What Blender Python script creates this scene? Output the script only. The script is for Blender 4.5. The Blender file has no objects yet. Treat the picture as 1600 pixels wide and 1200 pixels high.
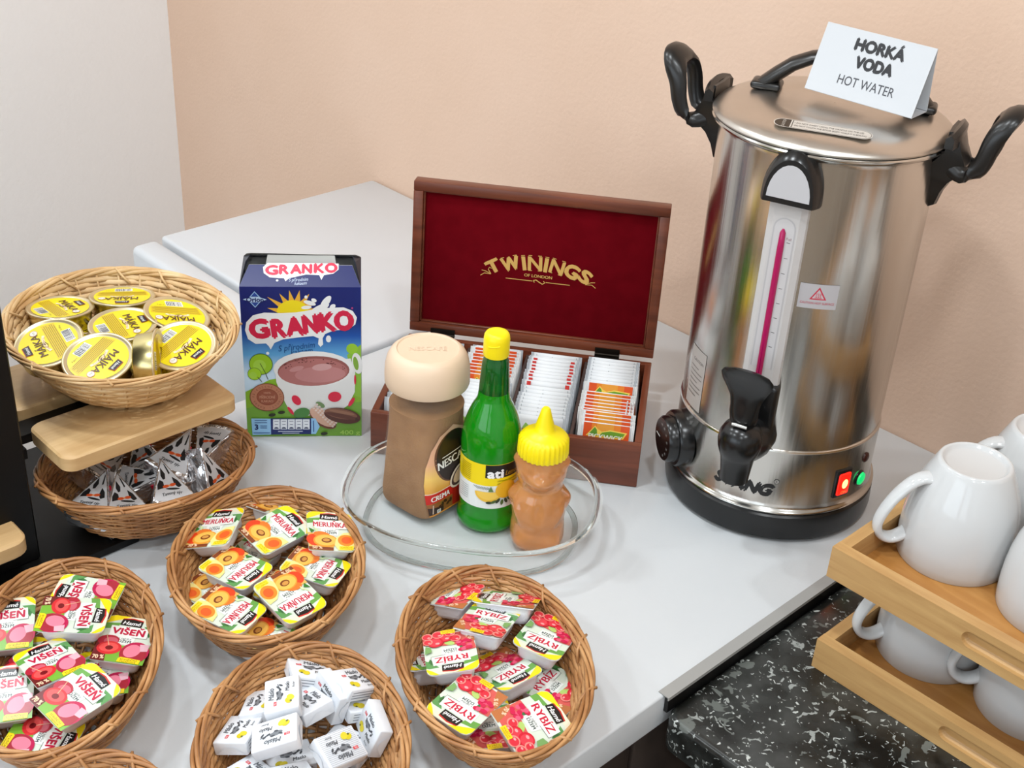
import bpy, bmesh, math, random
from mathutils import Vector, Matrix, Quaternion
from mathutils.geometry import tessellate_polygon
random.seed(7)
SC = bpy.context.scene
COL = SC.collection
R = math.radians
PI = math.pi

# ------------------------------------------------------------------ camera
cam = bpy.data.cameras.new('camera')
cam.sensor_width = 36.0
cam.lens = 2006.447 / 1600 * 36.0
cam.clip_start = 0.02
camo = bpy.data.objects.new('camera', cam)
COL.objects.link(camo)
_p, _r, _y = 0.521537069, 0.0622745988, -0.782433841
_f = Vector((math.sin(_y) * math.cos(_p), math.cos(_y) * math.cos(_p), -math.sin(_p)))
_r0 = Vector((math.cos(_y), -math.sin(_y), 0))
_u0 = _r0.cross(_f)
_rt = _r0 * math.cos(_r) + _u0 * math.sin(_r)
_up = -_r0 * math.sin(_r) + _u0 * math.cos(_r)
camo.matrix_world = Matrix(((_rt.x, _up.x, -_f.x, 0), (_rt.y, _up.y, -_f.y, 0), (_rt.z, _up.z, -_f.z, 0.85), (0, 0, 0, 1)))
SC.camera = camo

# ------------------------------------------------------------------ world, lights, exposure
SC.view_settings.view_transform = 'Standard'
SC.view_settings.look = 'None'
SC.view_settings.gamma = 1.0
SC.view_settings.use_curve_mapping = False
SC.view_settings.exposure = 0.0
W = bpy.data.worlds.new('world')
SC.world = W
W.use_nodes = True
W.node_tree.nodes['Background'].inputs[0].default_value = (0.80, 0.90, 1.0, 1)
W.node_tree.nodes['Background'].inputs[1].default_value = 1.0


def area(name, loc, target, sx, sy, power, color):
    l = bpy.data.lights.new(name, 'AREA')
    l.shape = 'RECTANGLE'
    l.size, l.size_y, l.energy, l.color = sx, sy, power, color
    o = bpy.data.objects.new(name, l)
    COL.objects.link(o)
    o.location = loc
    o.rotation_euler = (Vector(target) - Vector(loc)).to_track_quat('-Z', 'Y').to_euler()
    return o


WIN_Y, CEIL, FLOOR = -2.4, 1.75, -0.85
area('window_daylight', (-0.55, WIN_Y + 0.06, 0.75), (-0.55, 0.0, 0.75), 1.9, 1.35, 17.0, (0.80, 0.91, 1.0))
area('second_window_daylight', (1.2, WIN_Y + 0.06, 0.75), (1.2, 0.0, 0.75), 0.9, 1.35, 5.0, (0.80, 0.91, 1.0))
SPOTS = [(-1.85, 0.35), (-0.95, 0.35), (-0.05, 0.35), (-1.85, -0.75), (-0.95, -0.75), (0.85, 0.35), (0.6, -0.6)]  # includes a spot added on the right to brighten the darker right side
for sx_, sy_ in SPOTS:
    l = bpy.data.lights.new('downlight_lamp', 'AREA')
    l.shape = 'DISK'
    l.size = 0.16
    l.energy = 8.6
    l.color = (0.90, 0.96, 1.0)
    o = bpy.data.objects.new('downlight_lamp', l)
    COL.objects.link(o)
    o.location = (sx_, sy_, CEIL - 0.03)


# ------------------------------------------------------------------ materials
def lin(c):
    if isinstance(c, str):
        c = tuple(int(c[i:i + 2], 16) for i in (0, 2, 4))
    return tuple((v / 255 / 12.92) if v / 255 <= 0.04045 else ((v / 255 + 0.055) / 1.055) ** 2.4 for v in c)


_mats = {}


def mat(c, rough=0.5, metal=0.0, key=None, **kw):
    k = key or (tuple(c) if not isinstance(c, str) else c, rough, metal, tuple(sorted(kw.items())))
    if k in _mats:
        return _mats[k]
    m = bpy.data.materials.new('mat')
    m.use_nodes = True
    b = m.node_tree.nodes['Principled BSDF']
    b.inputs['Base Color'].default_value = (*lin(c), 1)
    b.inputs['Roughness'].default_value = rough
    b.inputs['Metallic'].default_value = metal
    for n, v in kw.items():
        b.inputs[n.replace('_', ' ')].default_value = v
    _mats[k] = m
    return m


def nodes(m):
    nt = m.node_tree
    return nt, nt.nodes['Principled BSDF'], nt.nodes, nt.links


def texmat(name, c1, c2, rough=0.5, scale=8, stretch=(1, 1, 1), detail=4, dist=0.0, bump=0.0, bscale=None, lo=0.35, hi=0.65, kind='noise', metal=0.0, c3=None, coord='Object', rot=(0, 0, 0), **kw):
    m = mat(c1, rough, metal, key=name, **kw)
    nt, b, N, L = nodes(m)
    tc = N.new('ShaderNodeTexCoord')
    mp = N.new('ShaderNodeMapping')
    mp.inputs['Scale'].default_value = stretch
    mp.inputs['Rotation'].default_value = rot
    L.new(tc.outputs[coord], mp.inputs[0])
    t = N.new('ShaderNodeTexNoise')
    t.inputs['Scale'].default_value = scale
    t.inputs['Detail'].default_value = detail
    t.inputs['Distortion'].default_value = dist
    L.new(mp.outputs[0], t.inputs[0])
    r = N.new('ShaderNodeValToRGB')
    r.color_ramp.elements[0].position = lo
    r.color_ramp.elements[0].color = (*lin(c1), 1)
    r.color_ramp.elements[1].position = hi
    r.color_ramp.elements[1].color = (*lin(c2), 1)
    if c3:
        e = r.color_ramp.elements.new((lo + hi) / 2)
        e.color = (*lin(c3), 1)
    L.new(t.outputs[0], r.inputs[0])
    L.new(r.outputs[0], b.inputs['Base Color'])
    if bump:
        bp = N.new('ShaderNodeBump')
        bp.inputs['Strength'].default_value = 1.0
        bp.inputs['Distance'].default_value = bump
        if bscale:
            t2 = N.new('ShaderNodeTexNoise')
            t2.inputs['Scale'].default_value = bscale
            t2.inputs['Detail'].default_value = 3
            L.new(mp.outputs[0], t2.inputs[0])
            L.new(t2.outputs[0], bp.inputs['Height'])
        else:
            L.new(t.outputs[0], bp.inputs['Height'])
        L.new(bp.outputs[0], b.inputs['Normal'])
    return m


M = {}
M['salmon'] = texmat('salmon', (221, 190, 167), (225, 195, 173), 0.9, 3.0, bump=0.0006, bscale=160)
M['whitewall'] = texmat('whitewall', (246, 245, 244), (248, 247, 246), 0.9, 2.0, bump=0.0005, bscale=150)
M['ceil'] = mat((235, 233, 228), 0.9)
M['floor'] = texmat('floor', (128, 112, 96), (150, 134, 116), 0.5, 5, (1, 8, 1))
M['table'] = texmat('table', (206, 210, 213), (210, 213, 215), 0.45, 4.0, bump=0.00008, bscale=300)
M['strip'] = mat((158, 157, 154), 0.4)
M['fridge'] = texmat('fridge', (204, 207, 210), (208, 210, 213), 0.38, 3.0, bump=0.00005, bscale=250)
M['seal'] = mat((150, 152, 155), 0.6)
M['brown'] = texmat('browncab', (52, 44, 40), (64, 54, 48), 0.42, 6, (1, 1, 3), bump=0.0006)
M['black'] = mat((12, 12, 12), 0.45)
M['blackmetal'] = texmat('blackmetal', (7, 7, 7), (10, 10, 10), 0.45, 20, Specular_IOR_Level=0.25)
M['blackgloss'] = mat((14, 14, 15), 0.25)
M['handle_black'] = mat((24, 22, 21), 0.3)
M['wood'] = texmat('standwood', (196, 158, 108), (212, 178, 128), 0.5, 7, (14, 1.6, 14), 5, 0.6, bump=0.0001, lo=0.3, hi=0.7)
M['bamboo'] = texmat('bamboo', (178, 136, 84), (198, 158, 103), 0.42, 9, (1.2, 12, 14), 4, 0.5, bump=0.0001, lo=0.3, hi=0.7)
M['bamboo_y'] = texmat('bamboo_y', (178, 136, 84), (198, 158, 103), 0.42, 9, (12, 1.2, 14), 4, 0.5, bump=0.0001, lo=0.3, hi=0.7)
M['ply'] = texmat('ply', (172, 116, 56), (190, 136, 74), 0.4, 6, (2, 8, 8), 4, 1.0)
M['mug'] = mat((203, 204, 204), 0.1)
M['wick1'] = texmat('wicker_tan', (158, 107, 62), (200, 151, 100), 0.42, 28, (1, 1, 2.5), 3, c3=(180, 129, 80), bump=0.0003, bscale=220)
M['wick2'] = texmat('wicker_brown', (152, 102, 58), (194, 142, 90), 0.42, 28, (1, 1, 2.5), 3, c3=(174, 120, 72), bump=0.0003, bscale=220)
M['chip'] = texmat('wicker_pale', (200, 158, 106), (230, 198, 150), 0.5, 26, (1, 1, 2.5), 3, c3=(216, 178, 126), bump=0.0003, bscale=220)
M['mahog'] = texmat('mahogany', (96, 46, 27), (120, 61, 38), 0.35, 8, (1, 1, 12), 4, 0.4)
M['velvet'] = texmat('velvet', (98, 5, 15), (106, 7, 18), 1.0, 60, bump=0.0001, Specular_IOR_Level=0.05)
M['boxin'] = mat((70, 52, 46), 0.8)
M['gold'] = mat((214, 170, 92), 0.45)
M['brass'] = mat((150, 120, 70), 0.35, 1.0)
M['darkmetal'] = mat((40, 34, 28), 0.4, 0.8)
M['whiteplastic'] = mat((232, 233, 238), 0.35, Subsurface_Weight=0.0)
M['paper'] = texmat('paper_white', (226, 228, 230), (234, 235, 236), 0.6, 30, bump=0.0004, bscale=60)
M['crimp'] = mat((196, 200, 204), 0.5)
M['butterfoil'] = texmat('butter_wrap', (222, 226, 232), (232, 235, 240), 0.38, 40, bump=0.0008, bscale=45)
M['goldtin'] = texmat('gold_tin', (212, 196, 128), (222, 208, 150), 0.26, 12, metal=1.0, bump=0.0003)
M['tinrim'] = mat((222, 206, 168), 0.3, 0.7)
M['cream'] = mat((226, 200, 172), 0.42)
M['coffee'] = texmat('coffee_powder', (150, 104, 60), (164, 118, 72), 0.85, 50, bump=0.0006, bscale=400)
M['yellow'] = mat((250, 226, 0), 0.38)
M['sticker'] = mat((196, 192, 190), 0.5)
M['tube_glass'] = mat((205, 205, 208), 0.2, Alpha=1.0)


def foil():
    m = texmat('foil', (232, 232, 234), (242, 242, 244), 0.24, 20, metal=0.92)
    nt, b, N, L = nodes(m)
    tc = N.new('ShaderNodeTexCoord')
    v = N.new('ShaderNodeTexVoronoi')
    v.inputs['Scale'].default_value = 70
    n = N.new('ShaderNodeTexNoise')
    n.inputs['Scale'].default_value = 55
    n.inputs['Distortion'].default_value = 1.5
    ad = N.new('ShaderNodeMath')
    ad.operation = 'ADD'
    L.new(tc.outputs['Object'], v.inputs[0])
    L.new(tc.outputs['Object'], n.inputs[0])
    L.new(v.outputs[0], ad.inputs[0])
    L.new(n.outputs[0], ad.inputs[1])
    bp = N.new('ShaderNodeBump')
    bp.inputs['Distance'].default_value = 0.003
    L.new(ad.outputs[0], bp.inputs['Height'])
    L.new(bp.outputs[0], b.inputs['Normal'])
    return m


M['foil'] = foil()


def steel(name, stretch, base=(212, 208, 202), rough=0.2, aniso=0.5):
    m = mat(base, rough, 1.0, key=name)
    nt, b, N, L = nodes(m)
    tc = N.new('ShaderNodeTexCoord')
    mp = N.new('ShaderNodeMapping')
    mp.inputs['Scale'].default_value = stretch
    L.new(tc.outputs['Object'], mp.inputs[0])
    t = N.new('ShaderNodeTexNoise')
    t.inputs['Scale'].default_value = 1.0
    t.inputs['Detail'].default_value = 5
    L.new(mp.outputs[0], t.inputs[0])
    mr = N.new('ShaderNodeMapRange')
    mr.inputs['To Min'].default_value = rough - 0.07
    mr.inputs['To Max'].default_value = rough + 0.09
    L.new(t.outputs[0], mr.inputs['Value'])
    L.new(mr.outputs[0], b.inputs['Roughness'])
    bp = N.new('ShaderNodeBump')
    bp.inputs['Distance'].default_value = 0.00012
    L.new(t.outputs[0], bp.inputs['Height'])
    L.new(bp.outputs[0], b.inputs['Normal'])
    return m


M['steel'] = steel('steel', (260, 260, 3.0))
M['steellid'] = steel('steellid', (60, 60, 60), (206, 200, 192), 0.3)
M['chrome'] = mat((205, 203, 198), 0.16, 1.0)


def glass(name, c, rough=0.02, ior=1.45, trans=1.0, **kw):
    return mat(c, rough, 0.0, key=name, IOR=ior, Transmission_Weight=trans, **kw)


M['glass'] = glass('glass', (244, 249, 247), 0.01, 1.47)
M['clearwall'] = mat((236, 244, 242), 0.03, key='clearwall', Alpha=0.16, Coat_Weight=0.4)
M['jarglass'] = mat((226, 220, 206), 0.04, key='jarglass', Alpha=0.09, Coat_Weight=0.6)
M['greenbottle'] = glass('greenbottle', (22, 168, 24), 0.1, 1.33, 0.45, Coat_Weight=0.6)
M['greendark'] = glass('greendark', (6, 104, 34), 0.08, 1.33, 0.5, Coat_Weight=0.6)
M['honey'] = glass('honey', (250, 178, 112), 0.12, 1.36, 0.62, Coat_Weight=0.6)


def granite():
    m = mat((40, 42, 40), 0.22, key='granite')
    nt, b, N, L = nodes(m)
    tc = N.new('ShaderNodeTexCoord')
    n0 = N.new('ShaderNodeTexNoise')
    n0.inputs['Scale'].default_value = 28
    n0.inputs['Detail'].default_value = 3
    L.new(tc.outputs['Object'], n0.inputs[0])
    r0 = N.new('ShaderNodeValToRGB')
    r0.color_ramp.interpolation = 'LINEAR'
    r0.color_ramp.elements[0].position = 0.36
    r0.color_ramp.elements[0].color = (*lin((22, 23, 21)), 1)
    r0.color_ramp.elements[1].position = 0.66
    r0.color_ramp.elements[1].color = (*lin((58, 60, 58)), 1)
    L.new(n0.outputs[0], r0.inputs[0])
    prev = r0.outputs[0]
    for sc, lo, hi, c, ds in ((85, 0.625, 0.65, (150, 154, 150), 1.3), (150, 0.66, 0.685, (190, 194, 190), 0.8), (48, 0.64, 0.66, (98, 102, 98), 0.6)):
        n = N.new('ShaderNodeTexNoise')
        n.inputs['Scale'].default_value = sc
        n.inputs['Detail'].default_value = 3.0
        n.inputs['Distortion'].default_value = ds
        L.new(tc.outputs['Object'], n.inputs[0])
        mr = N.new('ShaderNodeMapRange')
        mr.inputs['From Min'].default_value = lo
        mr.inputs['From Max'].default_value = hi
        L.new(n.outputs[0], mr.inputs['Value'])
        mx = N.new('ShaderNodeMixRGB')
        mx.inputs[2].default_value = (*lin(c), 1)
        L.new(mr.outputs[0], mx.inputs[0])
        L.new(prev, mx.inputs[1])
        prev = mx.outputs[0]
    L.new(prev, b.inputs['Base Color'])
    return m


M['granite'] = granite()


def ramp_z(name, stops, axis=2, rough=0.35, lo=0.0, hi=1.0):
    m = mat((128, 128, 128), rough, key=name)
    nt, b, N, L = nodes(m)
    tc = N.new('ShaderNodeTexCoord')
    sp = N.new('ShaderNodeSeparateXYZ')
    L.new(tc.outputs['Object'], sp.inputs[0])
    mr = N.new('ShaderNodeMapRange')
    mr.inputs['From Min'].default_value = lo
    mr.inputs['From Max'].default_value = hi
    L.new(sp.outputs[axis], mr.inputs['Value'])
    r = N.new('ShaderNodeValToRGB')
    el = r.color_ramp.elements
    while len(el) < len(stops):
        el.new(0.5)
    for e, (p, c) in zip(el, stops):
        e.position = p
        e.color = (*lin(c), 1)
    L.new(mr.outputs[0], r.inputs[0])
    L.new(r.outputs[0], b.inputs['Base Color'])
    return m


def emit(c, s):
    m = mat(c, 0.3, key=('emit', tuple(c), s))
    b = m.node_tree.nodes['Principled BSDF']
    b.inputs['Emission Color'].default_value = (*lin(c), 1)
    b.inputs['Emission Strength'].default_value = s
    return m


# ------------------------------------------------------------------ mesh helpers
def rotz(a):
    return Matrix.Rotation(a, 4, 'Z')


class MB:
    def __init__(s):
        s.v, s.f, s.mi, s.ms, s.sm = [], [], [], [], []

    def slot(s, m):
        if isinstance(m, str):
            m = M[m]
        if m not in s.ms:
            s.ms.append(m)
        return s.ms.index(m)

    def add(s, vs, fs, m, smooth=False, T=None):
        o = len(s.v)
        if T is not None:
            vs = [T @ Vector(p) for p in vs]
        s.v.extend([tuple(p) for p in vs])
        k = s.slot(m)
        for f in fs:
            s.f.append(tuple(i + o for i in f))
            s.mi.append(k)
            s.sm.append(smooth)
        return s

    def box(s, x0, x1, y0, y1, z0, z1, m, bev=0.0, seg=2, T=None, smooth=None):
        if bev > 0:
            vs, fs = rbox(round(x1 - x0, 6), round(y1 - y0, 6), round(z1 - z0, 6), bev, seg)
            c = Vector(((x0 + x1) / 2, (y0 + y1) / 2, (z0 + z1) / 2))
            vs = [Vector(p) + c for p in vs]
            return s.add(vs, fs, m, True if smooth is None else smooth, T)
        vs = [(x, y, z) for z in (z0, z1) for y in (y0, y1) for x in (x0, x1)]
        fs = [(0, 2, 3, 1), (4, 5, 7, 6), (0, 1, 5, 4), (2, 6, 7, 3), (0, 4, 6, 2), (1, 3, 7, 5)]
        return s.add(vs, fs, m, False, T)

    def rings(s, rings, m, closed=True, cap0=False, cap1=False, smooth=True, T=None, loop=False, skip=None):
        n = len(rings[0])
        vs = [p for r in rings for p in r]
        fs = []
        K = len(rings)
        for k in range(K if loop else K - 1):
            k2 = (k + 1) % K
            for i in range(n if closed else n - 1):
                j = (i + 1) % n
                fs.append((k * n + i, k * n + j, k2 * n + j, k2 * n + i))
        if cap0:
            fs.append(tuple(range(n))[::-1])
        if cap1:
            fs.append(tuple((K - 1) * n + i for i in range(n)))
        return s.add(vs, fs, m, smooth, T)

    def lathe(s, prof, m, n=48, c=(0, 0), T=None, smooth=True, a0=0.0, a1=None):
        full = a1 is None
        a1 = 2 * PI if full else a1
        k = n if full else n + 1
        rg = [[(c[0] + r * math.cos(a0 + (a1 - a0) * i / n), c[1] + r * math.sin(a0 + (a1 - a0) * i / n), z) for i in range(k)] for r, z in prof]
        return s.rings(rg, m, closed=full, smooth=smooth, T=T)

    def tube(s, pts, rad, m, n=8, closed=False, flat=1.0, up=None, T=None, cap=True):
        P = [Vector(p) for p in pts]
        K = len(P)
        rg = []
        N = None
        for k in range(K):
            a = P[(k - 1) % K] if (closed or k > 0) else P[0]
            b = P[(k + 1) % K] if (closed or k < K - 1) else P[-1]
            t = (b - a).normalized()
            if up is not None:
                N = Vector(up) - t * t.dot(Vector(up))
                N.normalize()
            elif N is None:
                N = t.orthogonal().normalized()
            else:
                N = (N - t * t.dot(N)).normalized()
            B = t.cross(N)
            r = rad[k] if isinstance(rad, (list, tuple)) else rad
            rg.append([P[k] + N * (r * math.cos(2 * PI * i / n)) + B * (r * flat * math.sin(2 * PI * i / n)) for i in range(n)])
        return s.rings(rg, m, closed=True, cap0=cap and not closed, cap1=cap and not closed, loop=closed, T=T)

    def prism(s, poly, z0, z1, m, T=None, smooth=False):
        n = len(poly)
        vs = [(x, y, z0) for x, y in poly] + [(x, y, z1) for x, y in poly]
        tr = tessellate_polygon([[Vector((x, y, 0)) for x, y in poly]])
        ar = sum(poly[i][0] * poly[(i + 1) % n][1] - poly[(i + 1) % n][0] * poly[i][1] for i in range(n))
        fs = []
        for a, b, c in tr:
            cr = (poly[b][0] - poly[a][0]) * (poly[c][1] - poly[a][1]) - (poly[b][1] - poly[a][1]) * (poly[c][0] - poly[a][0])
            if cr < 0:
                a, b = b, a
            fs.append((a + n, b + n, c + n))
            fs.append((c, b, a))
        for i in range(n):
            j = (i + 1) % n
            fs.append((i, j, j + n, i + n) if ar > 0 else (j, i, i + n, j + n))
        return s.add(vs, fs, m, smooth, T)

    def mesh(s, name):
        me = bpy.data.meshes.new(name)
        me.from_pydata(s.v, [], s.f)
        for m in s.ms:
            me.materials.append(m)
        me.polygons.foreach_set('material_index', s.mi)
        me.polygons.foreach_set('use_smooth', s.sm)
        me.update()
        return me

    def build(s, name, parent=None, auto=40):
        me = s.mesh(name)
        if auto and any(s.sm):
            me.set_sharp_from_angle(angle=R(auto))
        o = bpy.data.objects.new(name, me)
        COL.objects.link(o)
        if parent is not None:
            o.parent = parent
        return o


_rb = {}


def rbox(dx, dy, dz, bev, seg):
    k = (dx, dy, dz, bev, seg)
    if k not in _rb:
        bm = bmesh.new()
        bmesh.ops.create_cube(bm, size=1.0)
        for v in bm.verts:
            v.co = Vector((v.co.x * dx, v.co.y * dy, v.co.z * dz))
        bmesh.ops.bevel(bm, geom=list(bm.edges), offset=bev, segments=seg, affect='EDGES', profile=0.5)
        bm.verts.index_update()
        _rb[k] = ([tuple(v.co) for v in bm.verts], [tuple(v.index for v in f.verts) for f in bm.faces])
        bm.free()
    return _rb[k]


def thing(name, label, cat, loc=(0, 0, 0), rz=0.0, group=None, quat=None):
    o = bpy.data.objects.new(name, None)
    o.empty_display_size = 0.02
    COL.objects.link(o)
    o.location = loc
    if quat is not None:
        o.rotation_mode = 'QUATERNION'
        o.rotation_quaternion = quat
    else:
        o.rotation_euler = (0, 0, rz)
    return tag(o, label, cat, group)


def tag(o, label, cat, group=None, kind=None):
    o['label'] = label
    o['category'] = cat
    if group:
        o['group'] = group
    if kind:
        o['kind'] = kind
    return o


def structure(o, label=None, cat=None):
    o['kind'] = 'structure'
    if label:
        o['label'] = label
        o['category'] = cat
    return o


def copy_tree(src, label, loc, quat=None, rz=None, group=None):
    c = src.copy()
    COL.objects.link(c)
    c['label'] = label
    if group:
        c['group'] = group
    c.location = loc
    if quat is not None:
        c.rotation_mode = 'QUATERNION'
        c.rotation_quaternion = quat
    if rz is not None:
        c.rotation_mode = 'XYZ'
        c.rotation_euler = (0, 0, rz)
    for ch in list(src.children):
        d = ch.copy()
        COL.objects.link(d)
        d.parent = c
        for g in list(ch.children):
            e = g.copy()
            COL.objects.link(e)
            e.parent = d
    return c


# ------------------------------------------------------------------ flat print (lettering, labels)
_txt = {}


def text_tris(body, bold=0.0, shear=0.0, spacing=1.0):
    k = (body, bold, shear, spacing)
    if k not in _txt:
        cu = bpy.data.curves.new('t', 'FONT')
        cu.body = body
        cu.size = 1.0
        cu.offset = bold
        cu.shear = shear
        cu.space_character = spacing
        cu.resolution_u = 3
        cu.align_x = 'CENTER'
        ob = bpy.data.objects.new('t', cu)
        me = bpy.data.meshes.new_from_object(ob)
        me.calc_loop_triangles()
        vs = [(v.co.x, v.co.y) for v in me.vertices]
        fs = [tuple(t.vertices) for t in me.loop_triangles]
        bpy.data.objects.remove(ob)
        bpy.data.curves.remove(cu)
        bpy.data.meshes.remove(me)
        xs = [v[0] for v in vs] or [0]
        cx = (min(xs) + max(xs)) / 2
        w = max(xs) - min(xs)
        _txt[k] = ([(x - cx, y - 0.36) for x, y in vs], fs, w)
    return _txt[k]


class Print:
    """layers of flat coloured shapes laid on a surface given by fn(u, v, height)"""

    def __init__(s, fn, eps=0.00002, maxedge=0, rough=0.45):
        s.fn, s.eps, s.L, s.rough = fn, eps, maxedge, rough
        s.mb = MB()
        s.h = max(eps * 2, 0.0001)

    def tris(s, vs, fs, c):
        if s.L:
            T = [tuple(vs[i] for i in f) for f in fs]
            out = []
            while T:
                t = T.pop()
                d = [math.dist(t[i], t[(i + 1) % 3]) for i in range(3)]
                k = d.index(max(d))
                if d[k] > s.L:
                    a, b, c_ = t[k], t[(k + 1) % 3], t[(k + 2) % 3]
                    m = ((a[0] + b[0]) / 2, (a[1] + b[1]) / 2)
                    T.append((a, m, c_))
                    T.append((m, b, c_))
                else:
                    out.append(t)
            vs, fs, idx = [], [], {}
            for t in out:
                f = []
                for p in t:
                    q = (round(p[0], 7), round(p[1], 7))
                    if q not in idx:
                        idx[q] = len(vs)
                        vs.append(q)
                    f.append(idx[q])
                fs.append(tuple(f))
        m = c if isinstance(c, bpy.types.Material) else mat(c, s.rough)
        fixed = []
        for f in fs:
            a, b, c_ = (vs[i] for i in f)
            cr = (b[0] - a[0]) * (c_[1] - a[1]) - (b[1] - a[1]) * (c_[0] - a[0])
            fixed.append(f if cr > 0 else (f[1], f[0], f[2]))
        s.mb.add([s.fn(x, y, s.h) for x, y in vs], fixed, m)
        s.h += s.eps
        return s

    def poly(s, pts, c):
        tr = tessellate_polygon([[Vector((x, y, 0)) for x, y in pts]])
        return s.tris(list(pts), [tuple(t) for t in tr], c)

    def rect(s, x0, y0, x1, y1, c):
        return s.poly([(x0, y0), (x1, y0), (x1, y1), (x0, y1)], c)

    def ell(s, cx, cy, rx, ry, c, a=0, n=20, a0=0, a1=2 * PI):
        ca, sa = math.cos(a), math.sin(a)
        pts = []
        k = n if a1 - a0 > 6.28 else n + 1
        for i in range(k):
            t = a0 + (a1 - a0) * i / n
            x, y = rx * math.cos(t), ry * math.sin(t)
            pts.append((cx + x * ca - y * sa, cy + x * sa + y * ca))
        return s.poly(pts, c)

    def line(s, pts, w, c):
        P = [Vector(p) for p in pts]
        vs, fs = [], []
        for i in range(len(P)):
            a, b = P[max(i - 1, 0)], P[min(i + 1, len(P) - 1)]
            t = (b - a).normalized()
            n = Vector((-t.y, t.x)) * w / 2
            vs += [tuple(P[i] + n), tuple(P[i] - n)]
        for i in range(len(P) - 1):
            fs += [(2 * i, 2 * i + 1, 2 * i + 3), (2 * i, 2 * i + 3, 2 * i + 2)]
        return s.tris(vs, fs, c)

    def text(s, body, cx, cy, h, c, a=0, bold=0.0, shear=0.0, sx=1.0, width=None, arc=0.0, spacing=1.0):
        if bold:
            b_ = bold * 0.8 * h / 0.72
            for dx, dy in ((b_, 0), (-b_, 0), (0, b_), (0, -b_)) if bold > 0.045 else ((b_, 0), (-b_, 0)):
                s.text(body, cx + dx, cy + dy, h * (1 - bold * 0.6), c, a, 0.0, shear, sx, width * (1 - bold * 0.7) if width else None, arc, spacing)
                s.h -= s.eps * 0.75
            s.h += s.eps
            return s
        vs, fs, w = text_tris(body, bold, shear, spacing)
        k = h / 0.72
        kx = width / max(w, 1e-6) if width else k * sx
        ca, sa = math.cos(a), math.sin(a)
        out = []
        for x, y in vs:
            x, y = x * kx, y * k
            y += arc * (1 - (2 * x / (w * kx)) ** 2) if arc else 0
            out.append((cx + x * ca - y * sa, cy + x * sa + y * ca))
        return s.tris(out, fs, c)

    def build(s, name, parent):
        return s.mb.build(name, parent, auto=0)


ORD = ['first', 'second', 'third', 'fourth', 'fifth', 'sixth', 'seventh', 'eighth', 'ninth', 'tenth', 'eleventh', 'twelfth', 'thirteenth', 'fourteenth', 'fifteenth', 'sixteenth', 'seventeenth', 'eighteenth', 'nineteenth', 'twentieth']
# ------------------------------------------------------------------ the room
WX0, WX1, WY = -2.41, 2.0, 1.351
b = MB().box(WX0 - 0.1, WX1 + 0.1, WIN_Y - 0.1, WY + 0.1, FLOOR - 0.1, FLOOR, 'floor')
structure(b.build('floor'), 'brown floor of the room', 'floor')
structure(MB().box(WX0, WX1, WY, WY + 0.1, FLOOR, CEIL, 'salmon').build('wall_back'), 'salmon painted wall behind the urn and the tea chest', 'wall')
structure(MB().box(WX0 - 0.1, WX0, WIN_Y, WY + 0.1, FLOOR, CEIL, 'whitewall').build('wall_left'), 'off-white wall at the far left', 'wall')
structure(MB().box(WX1, WX1 + 0.1, WIN_Y, WY + 0.1, FLOOR, CEIL, 'whitewall').build('wall_right'), 'off-white wall to the right, outside the picture', 'wall')
structure(MB().box(WX0 - 0.1, WX1 + 0.1, WIN_Y - 0.1, WY + 0.1, CEIL, CEIL + 0.1, 'ceil').build('ceiling'), 'pale ceiling', 'ceiling')
w = MB()
WINS = [(-0.55, 2.0), (1.2, 1.0)]
x = WX0
for cx, ww in WINS:
    w.box(x, cx - ww / 2, WIN_Y - 0.1, WIN_Y, FLOOR, CEIL, 'whitewall')
    w.box(cx - ww / 2, cx + ww / 2, WIN_Y - 0.1, WIN_Y, FLOOR, 0.03, 'whitewall')
    w.box(cx - ww / 2, cx + ww / 2, WIN_Y - 0.1, WIN_Y, 1.47, CEIL, 'whitewall')
    x = cx + ww / 2
w.box(x, WX1, WIN_Y - 0.1, WIN_Y, FLOOR, CEIL, 'whitewall')
structure(w.build('wall_front'), 'window wall behind the camera', 'wall')
for i, (cx, ww) in enumerate(WINS):
    f = MB()
    x0, x1 = cx - ww / 2, cx + ww / 2
    for a in (x0, cx - 0.03, x1 - 0.06):
        f.box(a, a + 0.06, WIN_Y - 0.03, WIN_Y + 0.03, 0.03, 1.47, 'ceil')
    f.box(x0, x1, WIN_Y - 0.028, WIN_Y + 0.028, 0.03, 0.09, 'ceil')
    f.box(x0, x1, WIN_Y - 0.028, WIN_Y + 0.028, 1.41, 1.47, 'ceil')
    structure(f.build('window_%d' % (i + 1)), 'white window frame behind the camera', 'window')
for k, (x, y) in enumerate(SPOTS):
    o = MB().lathe([(0.05, CEIL - 0.001), (0.062, CEIL - 0.004), (0.062, CEIL - 0.016), (0.05, CEIL - 0.02), (0.05, CEIL - 0.005)], 'chrome', 24, (x, y)).build('downlight')
    structure(o, 'round ceiling downlight', 'light')

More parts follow.
